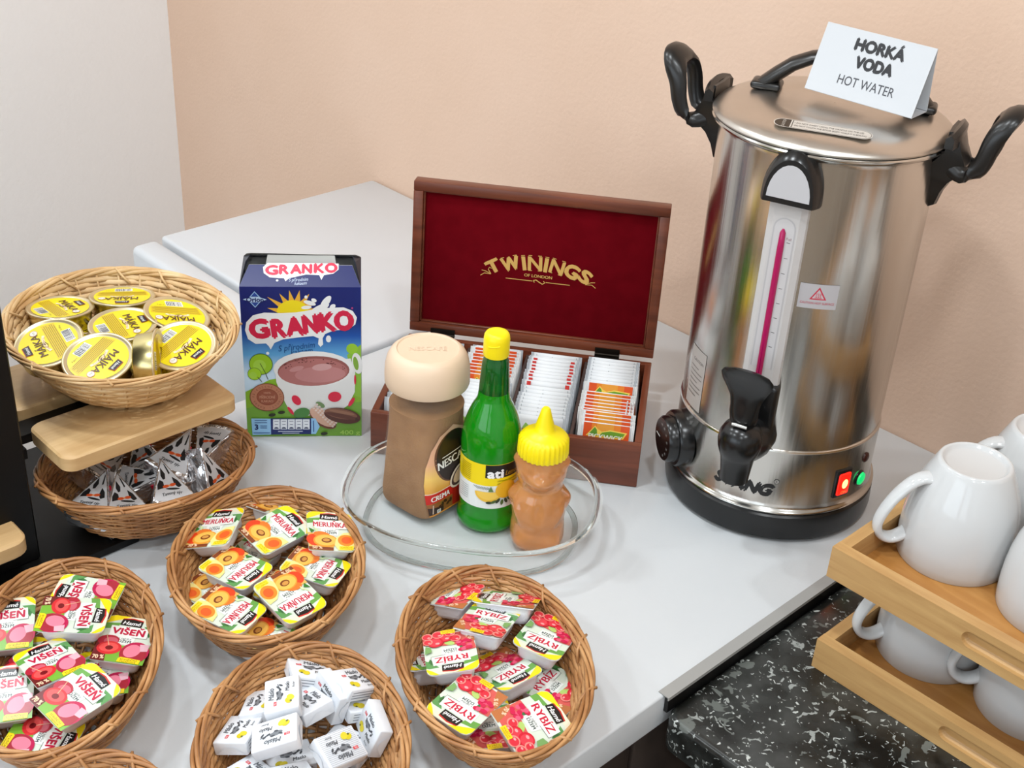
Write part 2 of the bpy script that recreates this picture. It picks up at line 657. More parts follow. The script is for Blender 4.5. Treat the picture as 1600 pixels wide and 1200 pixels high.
# ------------------------------------------------------------------ white worktop, its base, granite worktop, refrigerator
TX0, TX1, TY0 = -1.226, -0.526, 0.02
t = thing('white_worktop', 'white laminate worktop carrying the baskets, tea chest and urn', 'table')
MB().box(TX0, TX1, TY0, WY - 0.001, -0.039, 0.0, 'table', 0.0025, 3).build('worktop_board', t)
ep = MB()
ep.box(TX1 - 0.0065, TX1 + 0.0062, 0.7575, WY - 0.002, 0.0001, 0.0012, 'strip')
ep.box(TX1 + 0.0052, TX1 + 0.0062, 0.7575, WY - 0.002, -0.0025, 0.0001, 'strip')
ep.build('edge_profile', t)['label'] = 'grey edge profile along the granite side'
MB().box(TX1 + 0.0003, TX1 + 0.0046, 0.7600, WY - 0.003, -0.0200, 0.0000, 'black').build('gap_shadow_strip', t)['label'] = 'black strip painted in as the shadow gap below the edge profile'  # black strip stands in for the shade between profile and granite
t = thing('base_cabinet', 'dark brown base cabinet under the white worktop', 'cabinet')
MB().box(TX0 + 0.02, TX1 - 0.035, TY0 + 0.03, WY - 0.01, FLOOR + 0.001, -0.041, 'blackmetal').build('carcass', t)
for y0, y1 in ((0.05, 0.655), (0.660, 0.74), (0.745, 1.3)):
    MB().box(TX1 - 0.034, TX1 - 0.016, y0, y1, FLOOR + 0.02, -0.041, 'brown', 0.004, 2).build('side_panel', t)
t = thing('granite_worktop', 'black granite-look worktop with white flecks under the mug trays', 'worktop')
g = MB()
GX0, GX1, GY0, GZ = -0.5212, 1.1, 0.751, -0.0140
rr = 0.008
prof = []
for k in range(7):
    a = PI / 2 * k / 6
    prof.append((rr * (1 - math.sin(a)), GZ - rr * (1 - math.cos(a))))
prof += [(0, -0.04), (0, -0.052)]
rg = []
for ins, z in prof:
    ring = []
    for cx, cy, a0 in ((GX0 + 0.02, GY0 + 0.02, PI), (GX1 - 0.02, GY0 + 0.02, 1.5 * PI)):
        for k in range(7):
            a = a0 + PI / 2 * k / 6
            r_ = 0.02 - ins
            ring.append((cx + r_ * math.cos(a), cy + r_ * math.sin(a), z))
    ring += [(GX1 - ins, WY - 0.003, z), (GX0 + ins, WY - 0.003, z)]
    rg.append(ring)
g.rings(rg[::-1], 'granite', closed=True, cap0=True, cap1=True)
g.build('granite_slab', t)
for k in range(2):
    MB().box(GX0 + 0.06 + k * 0.6, GX0 + 0.655 + k * 0.6, GY0 + 0.055, GY0 + 0.073, FLOOR + 0.1, -0.056, 'brown', 0.003, 2).build('cabinet_door', t)
MB().box(GX0 + 0.055, GX1 - 0.04, GY0 + 0.074, WY - 0.01, FLOOR + 0.001, -0.0525, 'blackmetal').build('carcass', t)

t = thing('refrigerator', 'low white refrigerator standing in the corner beside the worktop', 'refrigerator')
FX0, FX1 = -1.724, -1.228
MB().box(FX0, FX1, 0.925, 1.347, FLOOR + 0.02, -0.022, 'fridge', 0.004, 2).build('body', t)
MB().box(FX0, FX1, 0.922, 1.349, -0.0215, 0.007, 'fridge', 0.006, 3).build('top_cover', t)
MB().box(FX0 + 0.012, FX1 - 0.012, 0.915, 0.9245, -0.76, -0.01, 'seal').build('door_seal', t)
MB().box(FX0 + 0.001, FX1 - 0.001, 0.868, 0.9145, -0.80, 0.005, 'fridge', 0.011, 4).build('door', t)
for x in (FX0 + 0.05, FX1 - 0.05):
    for y in (0.96, 1.3):
        MB().lathe([(0, FLOOR), (0.02, FLOOR), (0.02, FLOOR + 0.021), (0, FLOOR + 0.021)], 'black', 16, (x, y)).build('foot', t)

# ------------------------------------------------------------------ display stand
ST = thing('display_stand', 'black metal buffet riser with short oak shelves at the left', 'stand', (-1.067, 0.405, 0))
SX, SY = 1.067, -0.405
st = MB()
st.box(-0.24, 0.0, -0.06, 0.0, 0.012, 0.44, 'blackmetal', 0.002, 1)
st.build('upright', ST)
MB().box(-0.20, 0.0245, -0.30, 0.098, 0.0004, 0.0122, 'blackmetal', 0.002, 1).build('base_plate', ST)


def plank(x0, x1, y0, y1, z0, z1, rc, ends):
    """board with rounded corners; ends: which y ends are rounded"""
    poly = []
    for cx, cy, a0, on in ((x1 - rc, y1 - rc, 0, ends[1]), (x0 + rc, y1 - rc, PI / 2, ends[1]), (x0 + rc, y0 + rc, PI, ends[0]), (x1 - rc, y0 + rc, 1.5 * PI, ends[0])):
        for k in range(6):
            a = a0 + PI / 2 * k / 5
            poly.append((cx + rc * math.cos(a), cy + rc * math.sin(a)))
    rg = []
    for ins, z in ((0.002, z0), (0, z0 + 0.002), (0, z1 - 0.002), (0.002, z1)):
        cx, cy = (x0 + x1) / 2, (y0 + y1) / 2
        sx, sy = 1 - 2 * ins / (x1 - x0), 1 - 2 * ins / (y1 - y0)
        rg.append([(cx + (px - cx) * sx, cy + (py - cy) * sy, z) for px, py in poly])
    return MB().rings(rg, 'wood', cap0=True, cap1=True)


ZP = 0.140
Tp = Matrix.Rotation(R(3), 4, 'Z')
for n_, a_ in (('shelf_plank', (-0.048, 0.036, 0.024, 0.222, ZP - 0.018, ZP, 0.014, (1, 1))), ('shelf_plank', (-0.172, -0.080, 0.024, 0.222, ZP - 0.018, ZP, 0.014, (1, 1)))):
    o = plank(*a_).build(n_, ST)
MB().box(-0.078, -0.050, 0.0, 0.215, ZP - 0.022, ZP - 0.012, 'blackmetal').build('shelf_bracket', ST)
MB().box(-0.16, -0.035, 0.0, 0.016, ZP - 0.030, ZP - 0.0185, 'blackmetal').build('shelf_bracket', ST)
plank(-0.075, 0.038, -0.255, -0.022, 0.052, 0.070, 0.016, (1, 1)).build('shelf_plank', ST)
MB().box(-0.05, -0.02, -0.25, -0.02, 0.040, 0.0515, 'blackmetal').build('shelf_bracket', ST)
plank(-0.19, -0.085, -0.255, -0.022, 0.052, 0.070, 0.016, (1, 1)).build('shelf_plank', ST)


# ------------------------------------------------------------------ wicker baskets
def basket(label, cx, cy, a, b, ang, z0, h, weave_m, chip=False, seed=0, kb=0.66, group=None, shift=(0, 0)):
    rnd = random.Random(seed)
    T = thing('wicker_basket', label, 'basket', (cx, cy, z0), R(ang), group)
    N = 12 if chip else 18
    ns = 30 if chip else 36
    Mn = ns * 4
    a2, b2 = a - 0.004, b - 0.004

    def scale(s):
        return kb + (1 - kb) * (s ** 0.72)

    def P(th, s, off=0.0):
        k = scale(s)
        ex, ey = a2 * k * math.cos(th), b2 * k * math.sin(th)
        # outward direction
        nx, ny = b2 * math.cos(th), a2 * math.sin(th)
        l = math.hypot(nx, ny)
        return Vector((ex + nx / l * off + shift[0] * (1 - s), ey + ny / l * off + shift[1] * (1 - s), 0.004 + (h - 0.008) * s)), Vector((nx / l, ny / l, 0))

    wv = MB()
    amp = 0.0010 if chip else 0.0011
    for j in range(N):
        s = (j + 0.5) / N
        hh = (h - 0.008) / N
        rw, rh = (0.0012, hh * 0.74) if chip else (0.0017, hh * 0.62)
        ph = (j % 2) * PI
        jz = [rnd.uniform(-0.10, 0.10) * hh for _ in range(12)]
        rings = []
        for i in range(Mn):
            th = 2 * PI * i / Mn
            off = amp * math.cos(ns * th / 2 + ph) + 0.0004 * math.sin(5 * th + j * 1.7)
            p, n = P(th, s, off)
            w_ = i / Mn * 12
            p.z += jz[int(w_) % 12] * (1 - w_ % 1) + jz[(int(w_) + 1) % 12] * (w_ % 1)
            sl = Vector((n.x * 0.5, n.y * 0.5, 0.9))
            rings.append([p + n * rw * math.cos(q) + sl * (rh * math.sin(q)) for q in (0, PI / 3, 2 * PI / 3, PI, 4 * PI / 3, 5 * PI / 3)])
        wv.rings(rings, weave_m, loop=True)
    for k in range(9):
        kk = 0.10 + 0.86 * k / 8
        rings = []
        for i in range(96):
            th = 2 * PI * i / 96
            ex, ey = a2 * kb * kk * math.cos(th), b2 * kb * kk * math.sin(th)
            z = 0.004 + 0.0015 * math.cos(12 * th + k * PI)
            n = Vector((ex, ey, 0)).normalized()
            c = Vector((ex + shift[0], ey + shift[1], z))
            w_ = b2 * kb / 9 * 0.46
            rings.append([c + n * w_ * math.cos(q) + Vector((0, 0, 0.0015 * math.sin(q))) for q in (0, PI / 2, PI, 1.5 * PI)])
        wv.rings(rings, weave_m, loop=True)
    o = wv.build('woven_strands', T, auto=0)
    o['kind'] = 'stuff'
    sk = MB()
    for i in range(ns):
        th = 2 * PI * (i + 0.5) / ns * 1.0
        th = 2 * PI * i / ns
        pts = [Vector((a2 * kb * 0.2 * math.cos(th) + shift[0], b2 * kb * 0.2 * math.sin(th) + shift[1], 0.003))]
        for s in (0, 0.15, 0.35, 0.6, 0.85, 1.0):
            pts.append(P(th, s)[0])
        sk.tube(pts, 0.0022 if chip else 0.0013, weave_m, 5, flat=0.45 if chip else 1.0)
    o = sk.build('stakes', T, auto=0)
    o['kind'] = 'stuff'
    rim = MB()
    ks = 5 if chip else 4
    fr = 5
    for k in range(ks):
        pts = []
        for i in range(150):
            th = 2 * PI * i / 150
            ph = fr * th + 2 * PI * k / ks + 0.3 * math.sin(3 * th + seed)
            off = 0.0030 * math.cos(ph)
            p, n = P(th, 1.0, off)
            p.z = h - 0.005 + 0.0030 * math.sin(ph)
            pts.append(p)
        rim.tube(pts, 0.0024 if chip else 0.0020, weave_m, 6, closed=True, flat=0.6 if chip else 1.0)
    # loose ends of the stakes wrapped over the border
    for i in range(11):
        th = 2 * PI * (i + rnd.random() * 0.5) / 11
        p0, n = P(th, 0.8, -0.003)
        p1, _ = P(th + 0.07, 0.93, -0.005)
        p2, _ = P(th + 0.13, 1.0, -0.001)
        p2.z = h - 0.001
        p3, _ = P(th + 0.19, 1.0, 0.006)
        rim.tube([p0, p1, p2, p3], 0.0015, weave_m, 5)
    o = rim.build('braided_rim', T, auto=0)
    return T


basket('pale bamboo basket of yellow round tins on the upper oak shelf', -1.150, 0.560, 0.1385, 0.1205, 173.5, ZP + 0.0005, 0.066, 'chip', True, 1, 0.60)
basket('brown wicker basket of silver foil cheese wedges below the oak shelf', -1.076, 0.5365, 0.1150, 0.0940, 72, 0.0126, 0.066, 'wick2', False, 2, 0.66)
basket('wicker basket of yellow apricot jam portions, left of the glass dish', -0.866, 0.547, 0.1232, 0.0952, 145.4, 0.0004, 0.066, 'wick1', False, 3)
basket('wicker basket of cherry jam portions cut off by the left picture edge', -0.874, 0.334, 0.130, 0.089, 146.6, 0.0004, 0.066, 'wick1', False, 4)
basket('wicker basket of white butter portions in the foreground', -0.645, 0.4315, 0.122, 0.0885, 143, 0.0004, 0.066, 'wick1', False, 5)
basket('wicker basket of redcurrant jam portions nearest the worktop edge', -0.622, 0.6242, 0.1276, 0.088, 147.5, 0.0004, 0.066, 'wick1', False, 6)
basket('wicker basket mostly outside the lower left corner of the picture', -0.651, 0.235, 0.115, 0.083, 145, 0.0004, 0.066, 'wick1', False, 7)
# ------------------------------------------------------------------ hot water urn
UC = (-0.6835, 1.1255)
UA = R(-71)          # the direction the tap faces
U = thing('hot_water_urn', 'tall stainless steel hot water urn with black side handles and tap', 'urn', (UC[0], UC[1], 0))
UR = 0.1125


def pol(r, ang, z):
    return Vector((r * math.cos(ang), r * math.sin(ang), z))


MB().lathe([(0, 0.004), (0.112, 0.004), (0.1195, 0.006), (0.1205, 0.012), (0.1195, 0.034), (0.117, 0.0365), (0, 0.0365)], 'blackgloss', 72).build('base_ring', U)
ft = MB()
for k in range(4):
    a = UA + R(45 + 90 * k)
    f_ = MB().lathe([(0, 0.0003), (0.012, 0.0003), (0.012, 0.005), (0, 0.005)], 'black', 14, (0.1 * math.cos(a), 0.1 * math.sin(a))).build('foot', U)
MB().lathe([(0.1165, 0.0365), (0.1185, 0.0375), (0.1195, 0.0395), (0.1185, 0.0415), (0.1165, 0.0425), (0.1155, 0.0445)], 'chrome', 96).build('lower_rim', U)
MB().lathe([(0.1155, 0.0445), (UR + 0.0012, 0.048), (UR + 0.0012, 0.1140), (UR + 0.0016, 0.1150), (UR + 0.0010, 0.1168), (UR - 0.0006, 0.1176)], 'steel', 96).build('lower_shell', U)
MB().lathe([(UR - 0.0004, 0.1172), (UR, 0.1185), (UR, 0.436), (UR + 0.001, 0.440)], 'steel', 96).build('tank', U)
MB().lathe([(UR + 0.001, 0.440), (UR + 0.006, 0.4425), (UR + 0.0085, 0.4445), (UR + 0.0090, 0.4465), (UR + 0.0075, 0.4480), (UR + 0.001, 0.4482)], 'chrome', 96).build('top_flange', U)
lid = MB().lathe([(UR + 0.004, 0.4486), (0.1205, 0.4492), (0.1215, 0.4510), (0.1208, 0.4530), (0.1180, 0.4555), (0.1120, 0.4592), (0.1060, 0.4618), (0.098, 0.4635), (0.080, 0.4652), (0.064, 0.4662), (0.060, 0.4652), (0.040, 0.4656), (0.02, 0.4660), (0.0005, 0.4661)], 'steellid', 96).build('lid', U)

# lid handle (arched, lying over the lid)
LH = R(27)
pts, rad = [], []
hb = MB()
hp = [(-0.088, 0.4665), (-0.080, 0.472), (-0.068, 0.483), (-0.054, 0.496), (-0.036, 0.506), (-0.014, 0.5115), (0.010, 0.512), (0.034, 0.508), (0.054, 0.498), (0.069, 0.485), (0.081, 0.473), (0.089, 0.4665)]
for r_, z in hp:
    pts.append(Vector((r_ * math.cos(LH) - 0.004, r_ * math.sin(LH) + 0.019, z - max(0, z - 0.48) * 0.10)))
rad = [0.006, 0.0075, 0.0078, 0.0075, 0.007, 0.007, 0.007, 0.007, 0.0075, 0.0078, 0.0075, 0.006]
hb.tube(pts, rad, 'handle_black', 12, flat=1.75, up=(0, 0, 1))
for sg in (-1, 1):
    c = Vector((sg * 0.078 * math.cos(LH) - 0.004, sg * 0.078 * math.sin(LH) + 0.019, 0))
    Tm = Matrix.Translation(c) @ rotz(LH)
    hb.box(-0.016, 0.016, -0.0135, 0.0135, 0.4655, 0.474, 'handle_black', 0.004, 3, T=Tm)
hb.build('lid_handle', U)

# side handles
for ang in (R(199), R(19)):
    d = Vector((math.cos(ang), math.sin(ang), 0))
    tt = Vector((-math.sin(ang), math.cos(ang), 0))
    h = MB()
    T = Matrix(((d.x, tt.x, 0, 0), (d.y, tt.y, 0, 0), (0, 0, 1, 0), (0, 0, 0, 1)))
    # bracket against the tank: side profile given as (r, z), thickness along the rim shrinking to the tip
    prof = [(0.1130, 0.382, 0.005), (0.1175, 0.385, 0.007), (0.1210, 0.400, 0.012), (0.1270, 0.413, 0.018), (0.1360, 0.422, 0.022), (0.1400, 0.434, 0.024), (0.1340, 0.446, 0.024), (0.1300, 0.458, 0.024), (0.1270, 0.466, 0.022)]
    rg = []
    for r_, z, hw in prof:
        rg.append([(0.1125 * math.cos(hw / 0.1125) if z < 0.44 else 0.119, -hw, z), (r_, -hw * 0.8, z), (r_ + 0.002, 0, z), (r_, hw * 0.8, z), (0.1125 * math.cos(hw / 0.1125) if z < 0.44 else 0.119, hw, z), (0.110 if z < 0.44 else 0.118, 0, z)])
    h.rings(rg, 'handle_black', cap0=True, cap1=True, T=T)
    o = h.build('handle_bracket', U)
    h = MB()
    loop = [(0.128, -0.016, 0.430), (0.140, -0.020, 0.426), (0.151, -0.023, 0.432), (0.157, -0.0245, 0.446), (0.160, -0.0245, 0.462), (0.165, -0.022, 0.476), (0.170, -0.014, 0.485), (0.1715, 0.0, 0.4875), (0.170, 0.014, 0.485), (0.165, 0.022, 0.476), (0.160, 0.0245, 0.462), (0.157, 0.0245, 0.446), (0.151, 0.023, 0.432), (0.140, 0.020, 0.426), (0.128, 0.016, 0.430)]
    fine = []
    for i in range(len(loop) - 1):
        p0, p1, p2, p3 = (Vector(loop[max(i - 1, 0)]), Vector(loop[i]), Vector(loop[i + 1]), Vector(loop[min(i + 2, len(loop) - 1)]))
        for k in range(3):
            t_ = k / 3
            fine.append(0.5 * ((2 * p1) + (p2 - p0) * t_ + (2 * p0 - 5 * p1 + 4 * p2 - p3) * t_ ** 2 + (3 * p1 - p0 - 3 * p2 + p3) * t_ ** 3))
    fine.append(Vector(loop[-1]))
    nn = len(fine)
    rad = [0.0088 + 0.0052 * math.exp(-((i - nn / 2) / 6) ** 2) for i in range(nn)]
    h.tube(fine, rad, 'handle_black', 10, flat=0.55, up=(1, 0, 0.55), T=T)
    o = h.build('side_handle', U)
    # lid lock: a dark curved claw reaching over the rim
    h = MB()
    rg = []
    for i in range(9):
        a_ = R(-15 + 30 * i / 8)
        hh = 0.0035 + 0.0055 * math.cos((i - 4) / 4 * PI / 2)
        q = [(0.1225, 0.452), (0.1225, 0.458 + hh), (0.1275, 0.462 + hh), (0.1315, 0.458 + hh), (0.1315, 0.452)]
        rg.append([(r_ * math.cos(a_), r_ * math.sin(a_), z) for r_, z in q])
    h.rings(rg[::-1], 'handle_black', cap0=True, cap1=True, T=T)
    h.build('lid_latch', U)

# sight glass panel: shallow raised strip on the tank, facing the tap
Tt = rotz(UA)
pn = MB()
for half, r0, r1, z0, z1, m in ((0.0205, UR - 0.001, UR + 0.007, 0.196, 0.405, 'sticker'),):
    rg = []
    for z in (z0, z1):
        rg.append([(r0 * math.cos(-half / UR), -half, z), (UR + 0.003, -half + 0.001, z), (r1, -half + 0.007, z), (r1, half - 0.007, z), (UR + 0.003, half - 0.001, z), (r0 * math.cos(half / UR), half, z)])
    pn.rings(rg, m, cap0=True, cap1=True, T=Tt, smooth=False)
PNO = pn.build('gauge_panel', U)
mb = MB()
pr_ = [(0.0205 * math.cos(a), 0.404 + 0.0 + 0.0) for a in (0,)]
hood = MB()
rg = []
for k in range(9):       # black hooded knob on top of the panel
    a = PI * k / 8
    rg.append([])
hw, hz = 0.0265, 0.402
for r_, sc in ((UR - 0.002, 1.12), (UR + 0.006, 1.12), (UR + 0.014, 1.0), (UR + 0.0165, 0.93)):
    ring = []
    for k in range(17):
        a = PI * k / 16
        ring.append((r_, hw * sc * math.cos(a), hz + 0.044 * sc * math.sin(a) ** 0.9))
    ring.append((r_, -hw * sc, hz - 0.004))
    ring.append((r_, hw * sc, hz - 0.004))
    rg.append(ring)
rg = rg[9:]
hood.rings([r[::-1] for r in rg[::1]], 'blackgloss', cap1=True, T=Tt)
CAPO = hood.build('gauge_cap', U, auto=30)
P = Print(lambda u, v, h_: Tt @ Vector((UR + 0.0168 + h_, u, v)))
P.poly([(0.0215 * math.cos(PI * k / 14), 0.4035 + 0.0345 * math.sin(PI * k / 14)) for k in range(15)], (188, 186, 188))
P.build('cap_badge', CAPO)
P = Print(lambda u, v, h_: Tt @ Vector((UR + 0.0071 + h_, u, v)))
P.poly([(-0.0115, 0.215), (0.0115, 0.215)] + [(0.0115 * math.cos(PI * k / 10), 0.370 + 0.0115 * math.sin(PI * k / 10)) for k in range(11)], (178, 175, 176))
P.poly([(-0.0100, 0.215), (0.0100, 0.215)] + [(0.0100 * math.cos(PI * k / 10), 0.370 + 0.0100 * math.sin(PI * k / 10)) for k in range(11)], (196, 193, 193))
for k in range(8):
    P.rect(0.0042, 0.356 - k * 0.0165, 0.0078, 0.3566 - k * 0.0165, (50, 46, 46))
P.text('Full', 0.006, 0.3605, 0.0028, (150, 110, 116))
P.build('gauge_marks', PNO)
tb = MB().tube([Tt @ Vector((UR + 0.0075, -0.001, z)) for z in (0.200, 0.25, 0.30, 0.35, 0.366, 0.370)], [0.0034] * 4 + [0.003, 0.001], mat((168, 20, 84), 0.15), 12, flat=1.0)
tb.build('level_tube', PNO)
tb = MB().tube([Tt @ Vector((UR + 0.0079, -0.001, z)) for z in (0.204, 0.25, 0.30, 0.35, 0.365)], [0.0030, 0.0029, 0.002, 0.0012, 0.0005], mat((98, 8, 46), 0.15), 10)
tb.build('level_float', PNO)

# tap
tp = MB()
tp.box(UR - 0.006, UR + 0.012, -0.0225, 0.0225, 0.116, 0.197, 'blackgloss', 0.004, 3, T=Tt)
tp.build('tap_backplate', U)
tp = MB()
tp.tube([Tt @ Vector(p) for p in ((UR - 0.004, 0, 0.132), (UR + 0.012, 0, 0.132), (UR + 0.026, 0, 0.134), (UR + 0.042, 0, 0.138))], [0.0275, 0.0270, 0.0240, 0.0195], 'blackgloss', 20)
tp.lathe([(0.0005, 0.1665), (0.011, 0.1655), (0.0185, 0.161), (0.0225, 0.153), (0.0235, 0.144), (0.0225, 0.137), (0.0205, 0.1305), (0.0195, 0.128), (0.0180, 0.124), (0.0165, 0.112), (0.0155, 0.102), (0.0152, 0.0965), (0.0125, 0.0965), (0.0125, 0.11)], 'blackgloss', 28, T=Tt @ Matrix.Translation((UR + 0.042, 0, 0)))
TBO = tp.build('tap_body', U)
lv = MB()
rows = [(0.0, 0.164, 0.0125, 0.010), (0.002, 0.170, 0.0145, 0.009), (0.004, 0.178, 0.0155, 0.007), (0.005, 0.188, 0.0155, 0.0055), (0.005, 0.197, 0.0170, 0.0048), (0.007, 0.207, 0.0215, 0.0044), (0.010, 0.217, 0.0265, 0.0042), (0.014, 0.226, 0.0275, 0.004), (0.018, 0.233, 0.0235, 0.0036), (0.020, 0.2365, 0.014, 0.0025)]
rg = []
for x, z, hw_, th in rows:
    rg.append([(UR + 0.042 + x + th * math.sin(q), hw_ * math.cos(q), z) for q in [2 * PI * k / 16 for k in range(16)]])
lv.rings(rg, 'blackgloss', cap0=True, cap1=True, T=Tt)
lv.build('tap_lever', TBO)
MB().tube([Tt @ Vector((UR + 0.0545, y, 0.1680)) for y in (-0.008, 0.008)], 0.0022, 'chrome', 10).build('lever_pin', TBO)

# thermostat dial at the left of the base
DA = R(-121)
Td = rotz(DA)
dl = MB()
for x0, x1, ra, rb in ((UR - 0.004, UR + 0.010, 0.0325, 0.0325), (UR + 0.010, UR + 0.013, 0.0325, 0.029)):
    pass
prof = [(0.033, 0.0), (0.033, 0.013), (0.031, 0.016), (0.0275, 0.0165), (0.0270, 0.019), (0.0268, 0.024), (0.0245, 0.027), (0.0, 0.0275)]
Tl = Td @ Matrix.Translation((UR - 0.002, 0, 0.074)) @ Matrix.Rotation(PI / 2, 4, 'Y')
dl.lathe(prof[:3] + [(0.0275, 0.0165)], 'blackgloss', 40, T=Tl)
DHO = dl.build('dial_housing', U)
dl = MB().lathe(prof[3:], 'blackgloss', 40, T=Tl)
dl.build('dial_knob', DHO)
P = Print(lambda u, v, h_: Td @ Vector((UR + 0.0258 + h_, u, 0.074 + v)), 0.0001)
P.rect(-0.018, -0.0012, -0.006, 0.0006, (200, 198, 194))
for k in range(7):
    a = R(-60 + 26 * k)
    P.text(str(30 + 10 * k), 0.0185 * math.cos(a), 0.0185 * math.sin(a), 0.0028, (150, 148, 144))
P.build('dial_marks', DHO)


# switch, lamp, stickers
def on_tank(u, v, h_, A=UA, rr=UR):
    a = A + u / rr
    return Vector(((rr + 0.0002 + h_) * math.cos(a), (rr + 0.0002 + h_) * math.sin(a), v))


Ts = rotz(R(-13))
SWO = MB().box(UR - 0.003, UR + 0.0035, -0.0115, 0.0115, 0.053, 0.089, 'blackgloss', 0.002, 2, T=Ts).build('switch_frame', U)
MB().box(UR + 0.002, UR + 0.0058, -0.0085, 0.0085, 0.057, 0.085, emit((255, 30, 14), 0.9), 0.002, 2, T=Ts).build('rocker_switch', SWO)['label'] = 'lit red rocker switch'
P = Print(lambda u, v, h_: Ts @ Vector((UR + 0.006 + h_, u, v)), 0.0001)
gl = emit((255, 190, 110), 3.0)
P.ell(0, 0.072, 0.0042, 0.006, gl)
P.text('ON', 0, 0.0615, 0.004, emit((255, 120, 60), 1.2))
P.build('switch_glow', SWO)
Tg = rotz(R(3)) @ Matrix.Translation((UR - 0.001, 0, 0.0655)) @ Matrix.Rotation(PI / 2, 4, 'Y')
MB().lathe([(0.0095, 0), (0.0095, 0.003), (0.0078, 0.0042), (0.0078, 0.0035)], 'blackgloss', 24, T=Tg).build('lamp_bezel', U)
MB().lathe([(0.0078, 0.0035), (0.0070, 0.0060), (0.004, 0.0072), (0.0002, 0.0076)], emit((10, 190, 100), 1.1), 24, T=Tg).build('pilot_lamp', U)['label'] = 'glowing green pilot lamp'
MB().lathe([(0.0058, 0.0), (0.0058, 0.0012)], 'blackgloss', 24, T=Tg).build('lamp_seat', U)
Tg2 = rotz(R(6)) @ Matrix.Translation((UR - 0.001, 0, 0.090)) @ Matrix.Rotation(PI / 2, 4, 'Y')
MB().lathe([(0.006, 0), (0.006, 0.003), (0.004, 0.0045), (0.0001, 0.0045)], mat((60, 22, 16), 0.3), 20, T=Tg2).build('reset_button', U)
P = Print(on_tank, 0.00004, 0.003)
# hot surface sticker to the right of the gauge
cu, cv = R(71 - 49.3) * UR, 0.3015
P.rect(cu - 0.0195, cv - 0.0135, cu + 0.0195, cv + 0.0135, (178, 174, 176))
P.poly([(cu - 0.0085, cv - 0.0035), (cu + 0.0085, cv - 0.0035), (cu, cv + 0.0105)], (190, 40, 66))
P.poly([(cu - 0.0062, cv - 0.0023), (cu + 0.0062, cv - 0.0023), (cu, cv + 0.0079)], (188, 176, 178))
for k in (-1, 0, 1):
    P.line([(cu + 0.0020 * k + 0.0004, cv - 0.0008), (cu + 0.0020 * k - 0.0005, cv + 0.0008), (cu + 0.0020 * k + 0.0004, cv + 0.0024), (cu + 0.0020 * k - 0.0002, cv + 0.0038)], 0.0006, (190, 40, 66))
P.rect(cu - 0.0035, cv - 0.0016, cu + 0.0035, cv - 0.0010, (190, 40, 66))
P.text('CAUTION HOT SURFACE', cu, cv - 0.0072, 0.0025, (190, 60, 80), width=0.034)
P.build('hot_surface_sticker', U)
P = Print(on_tank, 0.00004, 0.003)
cu, cv = R(71 - 116) * UR, 0.158
P.rect(cu - 0.017, cv - 0.036, cu + 0.017, cv + 0.036, (168, 160, 154))
P.text('CAUTION', cu + 0.002, cv + 0.022, 0.0036, (60, 52, 50), bold=0.01)
for k in range(7):
    P.line([(cu - 0.013, cv + 0.013 - 0.0055 * k), (cu + (0.013 if k % 3 else 0.005), cv + 0.013 - 0.0055 * k)], 0.0012, (110, 102, 98))
P.build('caution_label', U)
# maker's name on the lower shell, slanting forward
P = Print(lambda u, v, h_: on_tank(u, v, h_, R(-70), UR + 0.0012), 0.00004, 0.003)
P.text('SVANG', -0.001, 0.0655, 0.0150, (18, 17, 17), bold=0.10, shear=0.35, width=0.072)
P.ell(0.0345, 0.0775, 0.0030, 0.0030, (40, 38, 38), n=18)
P.ell(0.0345, 0.0775, 0.0025, 0.0025, (160, 156, 150), n=18)
P.text('R', 0.0345, 0.0775, 0.0028, (40, 38, 38))
P.build('maker_name', U)
# oval caution plate on the lid
la = R(-63)
Tq = rotz(la + PI / 2) @ Matrix.Translation((0.0, -0.089, 0))


def on_lid(u, v, h_):
    return Tq @ Vector((u, v, 0.4656 + v * 0.10 + h_))


P = Print(on_lid, 0.00003, 0.006)


def pill(hw, hh):
    return [(hw - hh + hh * math.cos(R(a)), hh * math.sin(R(a))) for a in range(-90, 91, 15)] + [(-hw + hh + hh * math.cos(R(a)), hh * math.sin(R(a))) for a in range(90, 271, 15)]


P.poly(pill(0.047, 0.0100), (206, 198, 188))
P.poly(pill(0.0462, 0.0092), (44, 36, 28))
P.poly(pill(0.0456, 0.0086), (198, 190, 180))
P.poly([(-0.0456 + 0.0086 + 0.0086 * math.cos(R(a)), 0.0086 * math.sin(R(a))) for a in range(90, 271, 15)] + [(-0.0310, -0.0086), (-0.0310, 0.0086)], (52, 42, 32))
P.rect(-0.0296, -0.0086, -0.0288, 0.0086, (52, 42, 32))
P.text('CAUTION', -0.0375, 0.0, 0.0030, (190, 182, 172), a=PI / 2)
P.text('• DO NOT CARRY USING THE HANDLE ON THE LID', 0.0055, 0.0030, 0.0034, (60, 50, 42), width=0.066)
P.text('• DO NOT TOUCH THE BOILER BODY WHILE IT IS BOILING', 0.0065, -0.0032, 0.0034, (60, 50, 42), width=0.070)
P.build('lid_caution_plate', U)

